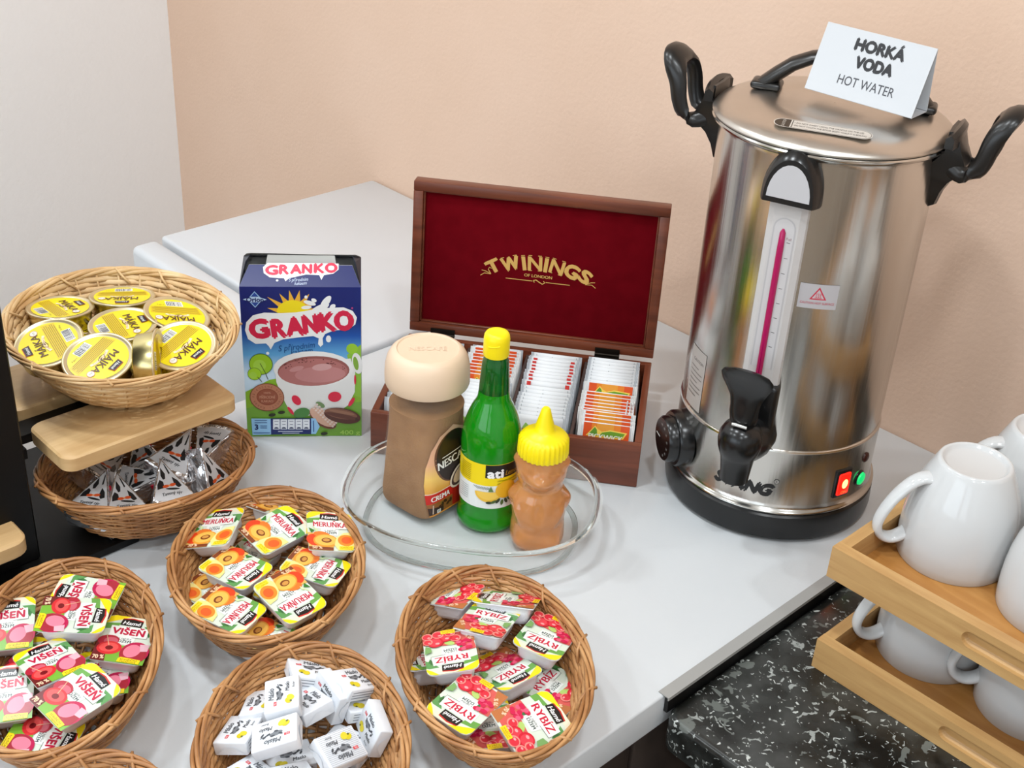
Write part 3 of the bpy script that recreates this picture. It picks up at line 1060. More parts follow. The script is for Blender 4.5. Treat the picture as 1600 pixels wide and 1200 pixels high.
# ------------------------------------------------------------------ folded card sign on the lid
SG = thing('tent_sign', 'folded white card reading HORKÁ VODA HOT WATER, leaning on the urn lid handle', 'sign', (UC[0] - 0.0263, UC[1] - 0.0189, 0.4780), R(2.8))
SW, SH, lean = 0.120, 0.0675, R(21.5)
Tc = Matrix.Rotation(-lean, 4, 'X')
s_ = MB()
crd = mat((196, 198, 201), 0.5)
s_.box(0, SW, 0, 0.0006, 0, SH, crd, T=Tc)
s_.build('front_panel', SG)
top = Tc @ Vector((0, 0, SH))
s_ = MB()
s_.box(0, SW, 0.0005, 0.030, -0.0006, 0.0, crd, T=Matrix.Rotation(R(2), 4, 'X'))
s_.build('bottom_flap', SG)
s_ = MB()
bx = Vector((0, 0.0300, 0.0015))
back = [(0, bx.y, bx.z), (SW, bx.y, bx.z), (SW, top.y, top.z), (0, top.y, top.z)]
s_.add(back + [(x, y + 0.0006, z) for x, y, z in back], [(0, 1, 2, 3), (7, 6, 5, 4), (0, 4, 5, 1), (1, 5, 6, 2), (2, 6, 7, 3), (3, 7, 4, 0)], crd)
s_.build('back_panel', SG)
P = Print(lambda u, v, h_: Tc @ Vector((u, -0.0001 - h_, v)))
P.text('HORKÁ', SW * 0.535, SH * 0.80, 0.0118, (28, 28, 32), bold=0.075, width=0.056)
P.text('VODA', SW * 0.535, SH * 0.555, 0.0118, (28, 28, 32), bold=0.075, width=0.042)
P.text('HOT WATER', SW * 0.525, SH * 0.265, 0.0094, (60, 60, 66), width=0.062)
P.build('lettering', SG)

# ------------------------------------------------------------------ cocoa carton
CW, CH, CD = 0.1375, 0.2015, 0.065
ca_ = math.atan2(0.8153 - 0.7068, -1.0646 + 1.1491)
CT = thing('cocoa_carton', 'blue and green cocoa carton with opened top standing on the worktop', 'box', (-1.1491, 0.7068, 0.0003), ca_)
sky = ramp_z('carton_sky', [(0.0, (196, 222, 240)), (0.28, (204, 226, 242)), (0.50, (96, 168, 220)), (0.72, (22, 82, 168)), (0.9, (10, 32, 108))], 2, 0.32, 0.055, 0.17)
navy = mat((14, 28, 96), 0.32)
grey_in = mat((186, 186, 182), 0.8)
c_ = MB()
c_.add([(0, 0, 0), (CW, 0, 0), (CW, 0, CH), (0, 0, CH)], [(0, 1, 2, 3)], sky)
c_.add([(0, CD, 0), (CW, CD, 0), (CW, CD, CH + 0.008), (0, CD, CH + 0.008)], [(3, 2, 1, 0)], navy)
c_.add([(0, 0, 0), (0, CD, 0), (0, CD, CH + 0.008), (0, 0, CH), (CW, 0, 0), (CW, CD, 0), (CW, CD, CH + 0.008), (CW, 0, CH)], [(0, 3, 2, 1), (4, 5, 6, 7)], mat((30, 60, 120), 0.35))
c_.add([(0, 0, 0), (CW, 0, 0), (CW, CD, 0), (0, CD, 0)], [(3, 2, 1, 0)], navy)
c_.add([(0.001, CD - 0.0008, 0.02), (CW - 0.001, CD - 0.0008, 0.02), (CW - 0.001, CD - 0.0008, CH + 0.008), (0.001, CD - 0.0008, CH + 0.008)], [(0, 1, 2, 3)], grey_in)
c_.build('carton_body', CT)
# front roof flap, leaning back, its top torn; side gussets; back flap
fy, fz = 0.024, CH + 0.0165
fl = MB()
fl.add([(0, 0, CH), (CW, 0, CH), (CW - 0.010, fy, fz), (0.010, fy, fz)], [(0, 1, 2, 3)], navy)
fl.add([(0, 0.0006, CH), (CW, 0.0006, CH), (CW - 0.010, fy + 0.0006, fz), (0.010, fy + 0.0006, fz)], [(3, 2, 1, 0)], grey_in)
fl.build('front_flap', CT)
gs = MB()
gm = mat((62, 66, 78), 0.5)
for x, sg in ((0, 1), (CW, -1)):
    gs = MB()
    v_ = [(x, 0, CH), (x + sg * 0.006, 0.026, CH + 0.0195), (x + sg * 0.010, 0.040, CH + 0.0215), (x, CD, CH + 0.008)]
    gs.add(v_ + [(a + sg * 0.0006, b, c) for a, b, c in v_], [(0, 1, 2, 3), (7, 6, 5, 4)], gm)
    gs.build('side_gusset', CT)
bf = MB()
v_ = [(0, CD, CH + 0.008), (CW, CD, CH + 0.008), (CW - 0.006, 0.041, CH + 0.0215), (CW * 0.62, 0.038, CH + 0.0228), (0.012, 0.038, CH + 0.0240), (0.006, 0.042, CH + 0.0215)]
bf.add(v_ + [(a, b, c + 0.0007) for a, b, c in v_], [(0, 1, 2, 3, 4, 5), (11, 10, 9, 8, 7, 6)], mat((200, 200, 196), 0.7))
bf.build('back_flap', CT)
if_ = MB()
v_ = [(CW * 0.20, 0.0262, CH + 0.010), (CW * 0.80, 0.0262, CH + 0.010), (CW * 0.78, 0.0385, CH + 0.0222), (CW * 0.22, 0.0385, CH + 0.0226)]
if_.add(v_ + [(a, b + 0.0006, c - 0.0004) for a, b, c in v_], [(0, 1, 2, 3), (7, 6, 5, 4)], mat((172, 172, 168), 0.7))
if_.build('inner_flap', CT)


def cuv(x, y):
    v = (1132 - y) / 875
    left = 85 + 45 * (1 - v)
    return ((x - left) / (804 - left) * CW, v * CH)


P = Print(lambda u, v, h_: Vector((u, -0.0001 - h_, v)), 0.000012, rough=0.34)


def cp(pts, c):
    P.poly([cuv(*p) for p in pts], c)


def ce(x, y, rx, ry, c, a=0, n=24, **k):
    u, v = cuv(x, y)
    P.ell(u, v, rx * CW / 690, ry * CH / 875, c, a, n, **k)


green, green2, lime = (136, 182, 42), (116, 168, 56), (160, 206, 40)
cp([(118, 860), (180, 830), (260, 788), (330, 775), (440, 800), (804, 880), (804, 1131), (131, 1132)], green)
cp([(131, 1132), (124, 960), (300, 905), (500, 960), (804, 920), (804, 1131)], green2)
cp([(720, 640), (804, 580), (804, 900), (760, 880)], (140, 190, 60))
ce(750, 605, 34, 30, (150, 200, 50))
# sun
su = []
for k in range(17):
    a = PI * (0.02 + 0.96 * k / 16)
    rr_ = (158 if k % 2 else 88) if k not in (13,) else 190
    su.append((410 + rr_ * math.cos(a) * 1.05, 408 - rr_ * math.sin(a) * 0.86))
cp(su[::-1], (236, 180, 60))
ce(400, 400, 92, 70, (244, 222, 30), n=24, a0=0, a1=PI)
# splash and logo cloud
wh = (240, 242, 242)
for x, y, rx, ry, a in ((595, 340, 20, 42, -0.6), (560, 375, 60, 18, 0.5), (500, 345, 36, 12, -0.3), (480, 370, 30, 10, 0.1), (635, 365, 20, 12, 0.8), (478, 312, 9, 9, 0), (525, 330, 16, 10, -0.5)):
    ce(x, y, rx, ry, wh, a)
cp([(118, 500), (125, 455), (165, 415), (230, 400), (330, 402), (420, 398), (500, 385), (600, 372), (700, 368), (755, 388), (780, 425), (770, 465), (730, 492), (640, 500), (590, 520), (575, 545), (578, 580), (562, 594), (548, 578), (552, 545), (520, 532), (430, 540), (340, 552), (290, 572), (268, 610), (256, 590), (240, 575), (180, 578), (135, 550)][::-1], wh)
ce(610, 548, 15, 20, wh)
ce(250, 632, 9, 9, wh)
for i, (ch, x, y, w_) in enumerate((('G', 201, 489, 108), ('R', 315, 486, 76), ('A', 411, 474, 96), ('N', 503, 461, 80), ('K', 604, 448, 88), ('O', 702, 441, 104))):
    u, v = cuv(x, y)
    P.text(ch, u, v, 0.0245 if ch != 'O' else 0.0250, (212, 34, 72), a=0.10, bold=0.075, width=w_ * CW / 690)
P.text('S přírodním', *cuv(420, 592), 0.0078, (16, 70, 130), a=0.13, shear=0.3, width=0.043)
P.text('kakaem', *cuv(450, 618), 0.0078, (16, 70, 130), a=0.13, shear=0.3, width=0.026)
ce(752, 372, 6, 6, (170, 60, 120))
# maker's diamond
u, v = cuv(177, 327)
for k_, c in ((1.0, (150, 190, 230)), (0.86, (36, 70, 150))):
    P.poly([(u - 0.0085 * k_, v), (u, v - 0.0105 * k_), (u + 0.0085 * k_, v), (u, v + 0.0105 * k_)], c)
P.poly([(u - 0.0135, v), (u - 0.004, v - 0.0035), (u + 0.004, v - 0.0035), (u + 0.0135, v), (u + 0.004, v + 0.0035), (u - 0.004, v + 0.0035)], (180, 206, 234))
P.text('Orion', u, v, 0.0058, (14, 30, 96), bold=0.05, width=0.020)
# trees
for x, y, r_ in ((210, 695, 68), (172, 752, 40)):
    ce(x, y, r_ * 1.02, r_ * 0.92, (70, 100, 40))
    ce(x, y, r_ * 0.96, r_ * 0.86, (150, 196, 36) if r_ > 50 else lime)
    ce(x - 8, y + 8, r_ * 0.55, r_ * 0.5, (164, 208, 70))
P.line([cuv(205, 690), cuv(235, 745), cuv(252, 785)], 0.0008, (60, 80, 36))
P.line([cuv(190, 770), cuv(215, 798)], 0.0008, (60, 80, 36))
# mug of cocoa
ce(780, 690, 30, 62, (232, 232, 230), 0.15)
ce(772, 690, 15, 40, (130, 170, 60), 0.15)
cp([(292, 720), (300, 800), (330, 880), (370, 960), (415, 1003), (640, 1003), (725, 940), (765, 860), (768, 740), (740, 660)][::-1], (232, 232, 230))
ce(520, 722, 236, 104, (236, 236, 234))
ce(521, 735, 212, 88, (150, 88, 82), 0.05, 30)
ce(518, 742, 204, 80, (178, 112, 108), 0.05, 30)
ce(560, 755, 150, 48, (192, 130, 128), 0.05)
ce(570, 712, 58, 20, (206, 158, 156), 0.1)
ce(420, 722, 44, 14, (198, 140, 138), 0.3)
rnd = random.Random(3)
for k in range(34):
    t_ = rnd.uniform(0.15, PI - 0.2)
    q = rnd.uniform(0.72, 0.97)
    ce(520 + 205 * q * math.cos(t_), 738 - 82 * q * math.sin(t_), rnd.uniform(2.5, 6), rnd.uniform(2, 3.5), (96, 44, 44), n=7)
for x, y, rx, ry, a in ((418, 908, 24, 32, 0.5), (645, 888, 40, 31, 0.25), (745, 920, 12, 30, -0.5), (384, 972, 10, 28, 0.55), (767, 785, 6, 30, 0)):
    ce(x, y, rx, ry, (222, 30, 66), a)
# badge
ce(245, 890, 102, 84, (128, 76, 52), n=36)
ce(245, 890, 97, 79, (184, 122, 92), n=36)
ce(247, 888, 64, 50, (140, 72, 48), n=30)
ce(247, 888, 59, 45, (150, 82, 58), n=30)
for i, ch in enumerate('PŘIROZENÉ VLASTNOSTI KAKAA '):
    a = PI * 0.98 - 2 * PI * i / 27
    u, v = cuv(245 + 80 * math.cos(a), 890 - 65 * math.sin(a))
    if ch != ' ':
        P.text(ch, u, v, 0.0026, (120, 66, 44), a=a - PI / 2, sx=0.9)
P.text('100%', *cuv(247, 862), 0.0030, (198, 140, 112), bold=0.03)
P.text('PŘÍRODNÍ', *cuv(247, 888), 0.0042, (198, 140, 112), bold=0.03, width=0.0185)
P.text('KAKAO', *cuv(247, 912), 0.0036, (198, 140, 112), bold=0.03, width=0.014)
# cocoa beans, pods and leaves
ce(450, 985, 50, 30, (70, 130, 60), 0.3)
ce(560, 935, 30, 14, (110, 140, 90), -0.6)
ce(575, 1020, 98, 44, (110, 60, 44), -0.72)
ce(572, 1012, 92, 38, (214, 172, 150), -0.72)
for i in range(9):
    for j in range(3):
        x = 520 + i * 14 + j * 10
        y = 955 + i * 14 - j * 11
        ce(x, y, 8, 6.5, (226, 206, 196), -0.7, 8)
ce(690, 1002, 112, 46, (86, 44, 34), -0.22, 30)
ce(682, 990, 100, 30, (130, 84, 64), -0.22, 24)
ce(690, 1004, 104, 13, (98, 54, 42), -0.24, 20)
ce(686, 980, 80, 9, (152, 108, 84), -0.22, 20)
cp([(770, 1010), (796, 1030), (765, 1034)], (70, 38, 30))
for x, y in ((275, 995), (330, 980), (582, 1112)):
    ce(x, y, 22, 10, (40, 44, 22), 0.15, 12)
# nutrition panel
lb, nv = (150, 200, 240), (16, 36, 104)
cp([(152, 1016), (266, 1018), (268, 1116), (160, 1118)][::-1], lb)
cp([(266, 1016), (505, 1016), (505, 1114), (268, 1116)][::-1], nv)
cp([(505, 1016), (530, 1017), (556, 1068), (532, 1114), (505, 1114)][::-1], lb)
for k in range(5):
    x = 300 + 44 * k
    cp([(x - 20, 1022), (x + 20, 1022), (x + 20, 1084), (x - 20, 1084)][::-1], (232, 238, 246))
    P.line([cuv(x - 12, 1034), cuv(x + 12, 1034)], 0.0006, (90, 100, 130))
    P.line([cuv(x - 9, 1054), cuv(x + 10, 1054)], 0.0008, (60, 70, 110))
    ce(x, 1080, 14, 10, (40, 52, 90), n=12, a0=0, a1=PI)
P.text('3', *cuv(183, 1068), 0.0075, (20, 40, 96), bold=0.05)
for y, x0, x1 in ((1028, 172, 245), (1042, 172, 245), (1062, 205, 245), (1074, 205, 245), (1105, 165, 262)):
    P.line([cuv(x0, y), cuv(x1, y)], 0.0010, (50, 84, 140))
P.line([cuv(310, 1096), cuv(455, 1096)], 0.0012, (190, 200, 224))
P.line([cuv(335, 1107), cuv(435, 1107)], 0.0010, (190, 200, 224))
P.line([cuv(518, 1030), cuv(520, 1100)], 0.0012, (60, 100, 160))
P.text('400 g', *cuv(735, 1103), 0.0062, (176, 214, 100), width=0.024)
P.build('front_print', CT)
rl = math.hypot(fy, fz - CH)
P = Print(lambda u, v, h_: Vector((u, v / rl * fy - 0.0004 - h_ * 0.6, CH + v / rl * (fz - CH) + h_ * 0.8)), 0.00002, rough=0.34)
P.poly([(0.031, 0.0315), (0.026, 0.026), (0.027, 0.018), (0.034, 0.0125), (0.044, 0.0115), (0.050, 0.0115), (0.052, 0.0075), (0.056, 0.0115), (0.075, 0.0165), (0.090, 0.0160), (0.0925, 0.0095), (0.0955, 0.0160), (0.106, 0.018), (0.112, 0.0235), (0.112, 0.0315)], wh)
P.ell(0.0425, 0.0085, 0.0014, 0.0014, wh)
for ch, x, w_ in (('G', 0.036, 0.014), ('R', 0.050, 0.0105), ('A', 0.0635, 0.0125), ('N', 0.076, 0.0105), ('K', 0.090, 0.0115), ('O', 0.1035, 0.0135)):
    P.text(ch, x, 0.0225 + (x - 0.036) * 0.05, 0.0125, (212, 34, 72), bold=0.075, width=w_)
P.text('S přírodním', 0.0665, 0.0098, 0.0045, (200, 214, 240), a=0.06, shear=0.3, width=0.022)
P.text('kakaem', 0.0690, 0.0050, 0.0042, (200, 214, 240), a=0.06, shear=0.3, width=0.014)
P.build('flap_print', CT)
# ------------------------------------------------------------------ tea chest
BX, BY, BZ = 0.3205, 0.206, 0.0576
TC = thing('tea_chest', 'mahogany tea chest with open burgundy lid with gold lettering', 'box', (-1.0272, 0.7997, 0.0004), R(37.9))
wl = 0.0085
bx_ = MB().box(0, BX, 0, wl, 0, BZ, 'mahog', 0.0012, 2)
bx_.build('chest_wall', TC)
MB().box(0, BX, BY - wl, BY, 0, BZ, 'mahog', 0.0012, 2).build('chest_wall', TC)
MB().box(0, wl, wl, BY - wl, 0, BZ, 'mahog', 0.0010, 2).build('chest_wall', TC)
MB().box(BX - wl, BX, wl, BY - wl, 0, BZ, 'mahog', 0.0010, 2).build('chest_wall', TC)
MB().box(wl, BX - wl, wl, BY - wl, 0.001, 0.005, 'boxin').build('chest_floor', TC)
cwid = (BX - 2 * wl - 3 * 0.004) / 4
for k in (1, 2, 3):
    x = wl + k * cwid + (k - 1) * 0.004
    MB().box(x, x + 0.004, wl, BY - wl, 0.005, BZ - 0.006, 'boxin', 0.0008, 1).build('divider', TC)
TL = Matrix.Translation((0, BY + 0.003, BZ + 0.0035)) @ Matrix.Rotation(R(-3.5), 4, 'X')
LW, LHh, LD = BX + 0.001, 0.2040, 0.019
fw = 0.0125
for nm, a in (('lid_frame', (0, LW, 0, fw)), ('lid_frame', (0, LW, LHh - fw, LHh)), ('lid_frame', (0, fw, fw, LHh - fw)), ('lid_frame', (LW - fw, LW, fw, LHh - fw))):
    MB().box(a[0], a[1], 0, LD, a[2], a[3], 'mahog', 0.0012, 2, T=TL).build(nm, TC)
MB().box(fw, LW - fw, LD - 0.006, LD - 0.001, fw, LHh - fw, 'mahog', T=TL).build('lid_panel', TC)
vp = MB()
vp.box(fw + 0.0005, LW - fw - 0.0005, 0.0085, LD - 0.0065, fw + 0.0005, LHh - fw - 0.0005, 'velvet', 0.0015, 2, T=TL)
vp.build('velvet_lining', TC)
for a in ((fw, LW - fw, fw, fw + 0.0022), (fw, LW - fw, LHh - fw - 0.0022, LHh - fw), (fw, fw + 0.0022, fw, LHh - fw), (LW - fw - 0.0022, LW - fw, fw, LHh - fw)):
    MB().box(a[0], a[1], 0.004, 0.0085, a[2], a[3], 'mahog', 0.0006, 1, T=TL).build('lid_bead', TC)
for x in (0.045, 0.262):
    hg = MB()
    hg.box(x - 0.016, x + 0.016, BY - 0.007, BY + 0.005, BZ, BZ + 0.0012, 'darkmetal')
    hg.tube([(x - 0.016, BY + 0.001, BZ + 0.0022), (x + 0.016, BY + 0.001, BZ + 0.0022)], 0.0020, 'darkmetal', 10)
    hg.box(x - 0.016, x + 0.016, BY + 0.0005, BY + 0.002, BZ + 0.002, BZ + 0.011, 'darkmetal')
    hg.build('hinge', TC)
P = Print(lambda u, v, h_: TL @ Vector((LW / 2 + u * 1.22 + 0.003, 0.0085 - h_, LHh / 2 + v * 1.22 + 0.002)), rough=0.5)
gd = M['gold']
word = 'TWININGS'
ws = (15.5, 20.5, 8.0, 15.5, 8.0, 15.5, 16.0, 13.0)
hs = (15.5, 16.5, 17.5, 18.0, 18.0, 17.5, 16.5, 15.5)
tot = sum(ws)
x = -tot / 2
for ch, w_, h_ in zip(word, ws, hs):
    cxm = x + w_ / 2
    a = -cxm / 90
    ym = 4.5 - (cxm / 56) ** 2 * 11
    P.text(ch, cxm / 1000, ym / 1000, h_ * 0.92 / 1000, gd, a=a, bold=(0.04 if ch in 'IN' else 0.07), width=w_ * (0.92 if ch not in 'I' else 0.34) / 1000)
    if ch in 'TWIN':      # serifs
        for sy in ((1,) if ch in 'W' else ((1, -1) if ch != 'N' else (1, -1))):
            for sx in ((0,) if ch in 'TI' else (-0.33, 0.33)):
                if ch == 'T' and sy == 1:
                    continue
                px_, py_ = sx * w_, sy * h_ * 0.46
                qx, qy = cxm + px_ * math.cos(a) - py_ * math.sin(a), ym + px_ * math.sin(a) + py_ * math.cos(a)
                P.line([((qx - 2.0 * math.cos(a)) / 1000, (qy - 2.0 * math.sin(a)) / 1000), ((qx + 2.0 * math.cos(a)) / 1000, (qy + 2.0 * math.sin(a)) / 1000)], 0.0007, gd)
    x += w_
P.text('OF LONDON', 0.000, -0.0095, 0.0034, gd, bold=0.03, width=0.030)
P.line([(-0.034, -0.0155), (-0.0055, -0.0155)], 0.0008, gd)
P.line([(0.0085, -0.0155), (0.034, -0.0155)], 0.0008, gd)
P.line([(-0.0035, -0.0168), (-0.0045, -0.0148), (-0.0020, -0.0138), (0.0015, -0.0160), (0.0050, -0.0178), (0.0075, -0.0162), (0.0060, -0.0142)], 0.0011, gd)
for sg in (-1, 1):
    for pts in (((50, -13.5), (56, -11), (60, -10.5)), ((50, -13.8), (57, -13.5), (61, -16.5)), ((50, -13.5), (53, -9), (52, -6.5), (49.5, -7.5))):
        P.line([(sg * a_ / 1000, (b_ + 1) / 1000) for a_, b_ in pts], 0.0008, gd)
P.build('lid_lettering', TC)
Tchest = Matrix.Translation((-1.0272, 0.7997, 0.0004)) @ rotz(R(37.9))

# tea sachets: thin crimped envelopes standing in the four compartments
SWd, SHt = 0.066, 0.054


def sachet_mesh(kind):
    m_ = MB()
    body = M['paper']
    rg = []
    for z, th in ((0.0, 0.0005), (0.006, 0.0012), (SHt / 2, 0.0022), (SHt - 0.006, 0.0012), (SHt, 0.0005)):
        rg.append([(0.004, -th, z), (SWd / 2, -th * 1.2, z), (SWd - 0.004, -th, z), (SWd - 0.004, th, z), (SWd / 2, th * 1.2, z), (0.004, th, z)])
    m_.rings(rg, body, cap0=True, cap1=True)
    for x0 in (0.0, SWd - 0.005):
        v, f = [], []
        for k in range(6):
            xx = x0 + 0.005 * k / 5
            yy = 0.0004 * (-1) ** k
            v += [(xx, yy - 0.0004, 0), (xx, yy - 0.0004, SHt)]
            v += [(xx, yy + 0.0004, 0), (xx, yy + 0.0004, SHt)]
        for k in range(5):
            a = 4 * k
            f += [(a, a + 4, a + 5, a + 1), (a + 3, a + 7, a + 6, a + 2), (a + 1, a + 5, a + 7, a + 3)]
        m_.add(v, f, M['crimp'] if kind != 'orange' else mat((236, 236, 234), 0.5))
    return m_.mesh('envelope')


def sachet_print(kind):
    def fn(u, v, h_):
        th = 0.0012 + 0.001 * (1 - abs(v - SHt / 2) / (SHt / 2))
        return Vector((u, -th * (1 + 0.2 * (1 - abs(u / (SWd / 2) - 1))) - 0.0002 - h_, v))
    P = Print(fn, 0.00002, 0.012)
    if kind == 'orange':
        P.rect(0.0065, 0.002, SWd - 0.0055, SHt - 0.0005, (226, 84, 30))
        P.rect(0.016, 0.002, SWd - 0.016, SHt - 0.0005, (236, 132, 36))
        P.rect(0.022, 0.002, SWd - 0.024, SHt - 0.0005, (238, 160, 54))
        P.poly([(0.010, 0.0375), (0.020, 0.0505), (0.0235, 0.0465), (0.0285, 0.044), (0.038, 0.047), (0.058, 0.0455), (0.054, 0.0375)], (248, 214, 90))
        P.poly([(0.012, 0.038), (0.0198, 0.0488), (0.0225, 0.0455), (0.0235, 0.0385)], (96, 150, 44))
        P.poly([(0.0250, 0.0385), (0.0290, 0.0430), (0.038, 0.0455), (0.0555, 0.0443), (0.0525, 0.0385)], (110, 160, 44))
        P.text('PICKWICK', 0.0335, 0.0375, 0.0070, (246, 244, 230), bold=0.03, width=0.041)
        P.rect(0.014, 0.008, SWd - 0.014, 0.024, (240, 180, 60))
    elif kind == 'red':
        P.rect(0.0065, 0.002, 0.0115, SHt - 0.001, (214, 60, 54))
        P.rect(SWd - 0.0115, 0.002, SWd - 0.0065, SHt - 0.001, (214, 60, 54))
        P.rect(0.024, 0.020, 0.042, 0.032, (200, 206, 210))
    elif kind == 'leaf':
        P.poly([(0.010, 0.030), (0.018, 0.045), (0.030, 0.036), (0.052, 0.040), (0.048, 0.030)], (150, 196, 90))
        P.text('GREEN', 0.034, 0.026, 0.006, (80, 110, 90))
    else:
        P.rect(0.0070, 0.002, 0.0076, SHt - 0.001, (170, 176, 180))
        P.rect(SWd - 0.0076, 0.002, SWd - 0.0070, SHt - 0.001, (170, 176, 180))
        P.poly([(0.026, SHt - 0.006), (0.030, SHt - 0.006), (0.028, SHt - 0.003)], (90, 96, 100))
    return P.mb.mesh('print')


SM = {k: (sachet_mesh(k), sachet_print(k)) for k in ('orange', 'red', 'white', 'leaf')}


def sachet(kind, x, y, z, tilt, label, group, yaw=0.0):
    t = thing('tea_sachet', label, 'tea bag', group=group)
    t.matrix_world = Tchest @ Matrix.Translation((x, y, z)) @ rotz(yaw) @ Matrix.Rotation(R(-tilt), 4, 'X')
    for nm, me in (('envelope', SM[kind][0]), ('printed_front', SM[kind][1])):
        o = bpy.data.objects.new(nm, me)
        COL.objects.link(o)
        o.parent = t
    return t


rnd = random.Random(11)
COLS = ['left-hand', 'second', 'third', 'right-hand']
NAMES = {'orange': 'orange tea sachet', 'red': 'red-striped tea sachet', 'white': 'plain white tea sachet', 'leaf': 'white tea sachet with a leaf'}
LAY = [
    [('white', 6), ('gap', 3), ('white', 6)],
    [('leaf', 2), ('white', 8), ('orange', 9), ('white', 1)],
    [('leaf', 1), ('white', 9), ('red', 8), ('white', 2)],
    [('orange', 4), ('orange', 7), ('orange', 1), ('white', 9)],
]
for c_i, lay in enumerate(LAY):
    n_all = sum(n for k, n in lay)
    y0, y1 = wl + 0.006, BY - wl - 0.018
    k_i = 0
    seen = {}
    for g_i, (kind, n) in enumerate(lay):
        for q in range(n):
            y = y0 + (y1 - y0) * (k_i / (n_all - 1))
            k_i += 1
            if kind == 'gap':
                continue
            x = wl + c_i * (cwid + 0.004) + (cwid - SWd) * 0.35 + rnd.uniform(-0.0008, 0.0008)
            if c_i == 3:
                x = wl + c_i * (cwid + 0.004) + 0.0005 + rnd.uniform(0, 0.0006) + (0.004 if g_i in (0,) else 0.0)
                if g_i == 2:
                    x += 0.0015
            z = 0.0055 + rnd.uniform(0, 0.0008) + (0.0015 if (c_i == 3 and g_i == 0) else 0) + (0.004 if (c_i, g_i) in ((3, 3), (2, 2), (1, 2)) else 0.001) + (0.009 if (c_i == 3 and g_i == 2) else 0) + (0.0055 if g_i == 0 else 0)
            k2 = seen.get(kind, 0)
            seen[kind] = k2 + 1
            sachet(kind, x, y, z, 13, '%s, %s from the front, %s row of the chest' % (NAMES[kind], ORD[k2], COLS[c_i]), 'tea sachets in the chest')
for q, (kind, y, nm) in enumerate((('orange', 0.050, 'front'), ('orange', 0.056, 'middle'), ('orange', 0.062, 'rear'), ('white', 0.120, 'front'), ('white', 0.126, 'rear'))):
    yy = 0.030 if kind == 'orange' else 0.122
    xx = BX - wl - (0.0185 - 0.0045 * (q % 3) if kind == 'orange' else 0.012 - 0.005 * (q - 3)) + 0.010
    xx = BX - wl - 0.0035 - 0.0042 * (2 - q if kind == 'orange' else 4 - q)
    # sideways ones squeezed between the row and the right wall: narrow so that they fit
    t = sachet(kind, xx, yy + (0.0 if kind == 'orange' else -0.006), 0.006, 3, '%s edge-on at the right wall of the chest, %s one' % (NAMES[kind], nm), 'tea sachets in the chest', yaw=R(90))

# ------------------------------------------------------------------ glass dish
DC = (-0.8455, 0.7990)
DA_ = R(37.2)
GD = thing('glass_dish', 'oval clear glass dish holding the coffee jar, lemon bottle and honey bear', 'dish', (DC[0], DC[1], 0.0002), DA_)


def sring(a, b, z, n=72, e=2.5):
    out = []
    for i in range(n):
        t_ = 2 * PI * i / n
        c, s = math.cos(t_), math.sin(t_)
        out.append((a * math.copysign(abs(c) ** (2 / e), c), b * math.copysign(abs(s) ** (2 / e), s), z))
    return out


A_, B_ = 0.1405, 0.1100
wallp = [(0.119, 0.092, 0.0012), (0.126, 0.098, 0.010), (0.1315, 0.1030, 0.024), (0.1345, 0.1058, 0.036), (0.1365, 0.1075, 0.0400)]
ds = MB()
ds.rings([sring(*p) for p in wallp], 'clearwall', cap0=True)
ds.rings([sring(*p) for p in [(0.1345, 0.1055, 0.040), (0.1310, 0.1025, 0.036), (0.1275, 0.0990, 0.024), (0.1215, 0.0935, 0.011), (0.113, 0.086, 0.0044)]], 'clearwall', cap1=True)
ds.build('dish_body', GD, auto=60)
ds = MB()
ds.rings([sring(*p) for p in [(0.1340, 0.1052, 0.0398), (0.1365, 0.1076, 0.0398), (0.1400, 0.1098, 0.0418), (0.1405, 0.1103, 0.0440), (0.1390, 0.1090, 0.0460), (0.1365, 0.1068, 0.0464), (0.1342, 0.1050, 0.0450)]], 'glass', loop=True)
ds.build('thick_rim', GD, auto=60)
ds = MB()
ds.rings([sring(*p) for p in [(0.1130, 0.0860, 0.0006), (0.1185, 0.0912, 0.0006), (0.1190, 0.0918, 0.0030), (0.1130, 0.0862, 0.0038)]], 'glass', loop=True)
ds.build('base_ring', GD, auto=60)
for sg in (-1, 1):
    e = MB()
    rg = []
    for i in range(13):
        a_ = R(-26 + 52 * i / 12)
        w_ = 0.0022 * math.cos((i - 6) / 6 * PI / 2) + 0.0008
        c, s = math.cos(a_), math.sin(a_)
        px_ = A_ * math.copysign(abs(c) ** 0.8, c) * sg
        py_ = B_ * math.copysign(abs(s) ** 0.8, s)
        rg.append([(px_ - sg * 0.003, py_, 0.0415), (px_ + sg * w_, py_, 0.0425), (px_ + sg * w_ * 1.05, py_, 0.0440), (px_ + sg * w_, py_, 0.0455), (px_ - sg * 0.003, py_, 0.0462)])
    e.rings(rg, 'clearwall', cap0=True, cap1=True)
    e.build('dish_ear', GD, auto=60)

# ------------------------------------------------------------------ coffee jar
JC = (-0.9085, 0.7845)
JR = R(6)
JZ = 0.0046
J = thing('coffee_jar', 'square glass jar of instant coffee with a cream lid', 'jar', (JC[0], JC[1], JZ), JR)


def jring(h, e, z, n=64):
    out = []
    for i in range(n):
        t_ = 2 * PI * i / n
        c, s = math.cos(t_), math.sin(t_)
        k = (abs(c) ** e + abs(s) ** e) ** (-1 / e)
        out.append((h * k * c, h * k * s, z))
    return out


JP = [(0.0360, 5.5, 0.0), (0.0392, 5.5, 0.0022), (0.0402, 5.5, 0.008), (0.0400, 5.2, 0.020), (0.0392, 4.6, 0.040), (0.0385, 4.0, 0.065), (0.0380, 3.4, 0.090), (0.0385, 2.8, 0.110), (0.0400, 2.4, 0.125), (0.0412, 2.1, 0.138), (0.0412, 2.0, 0.150), (0.0395, 2.0, 0.156)]


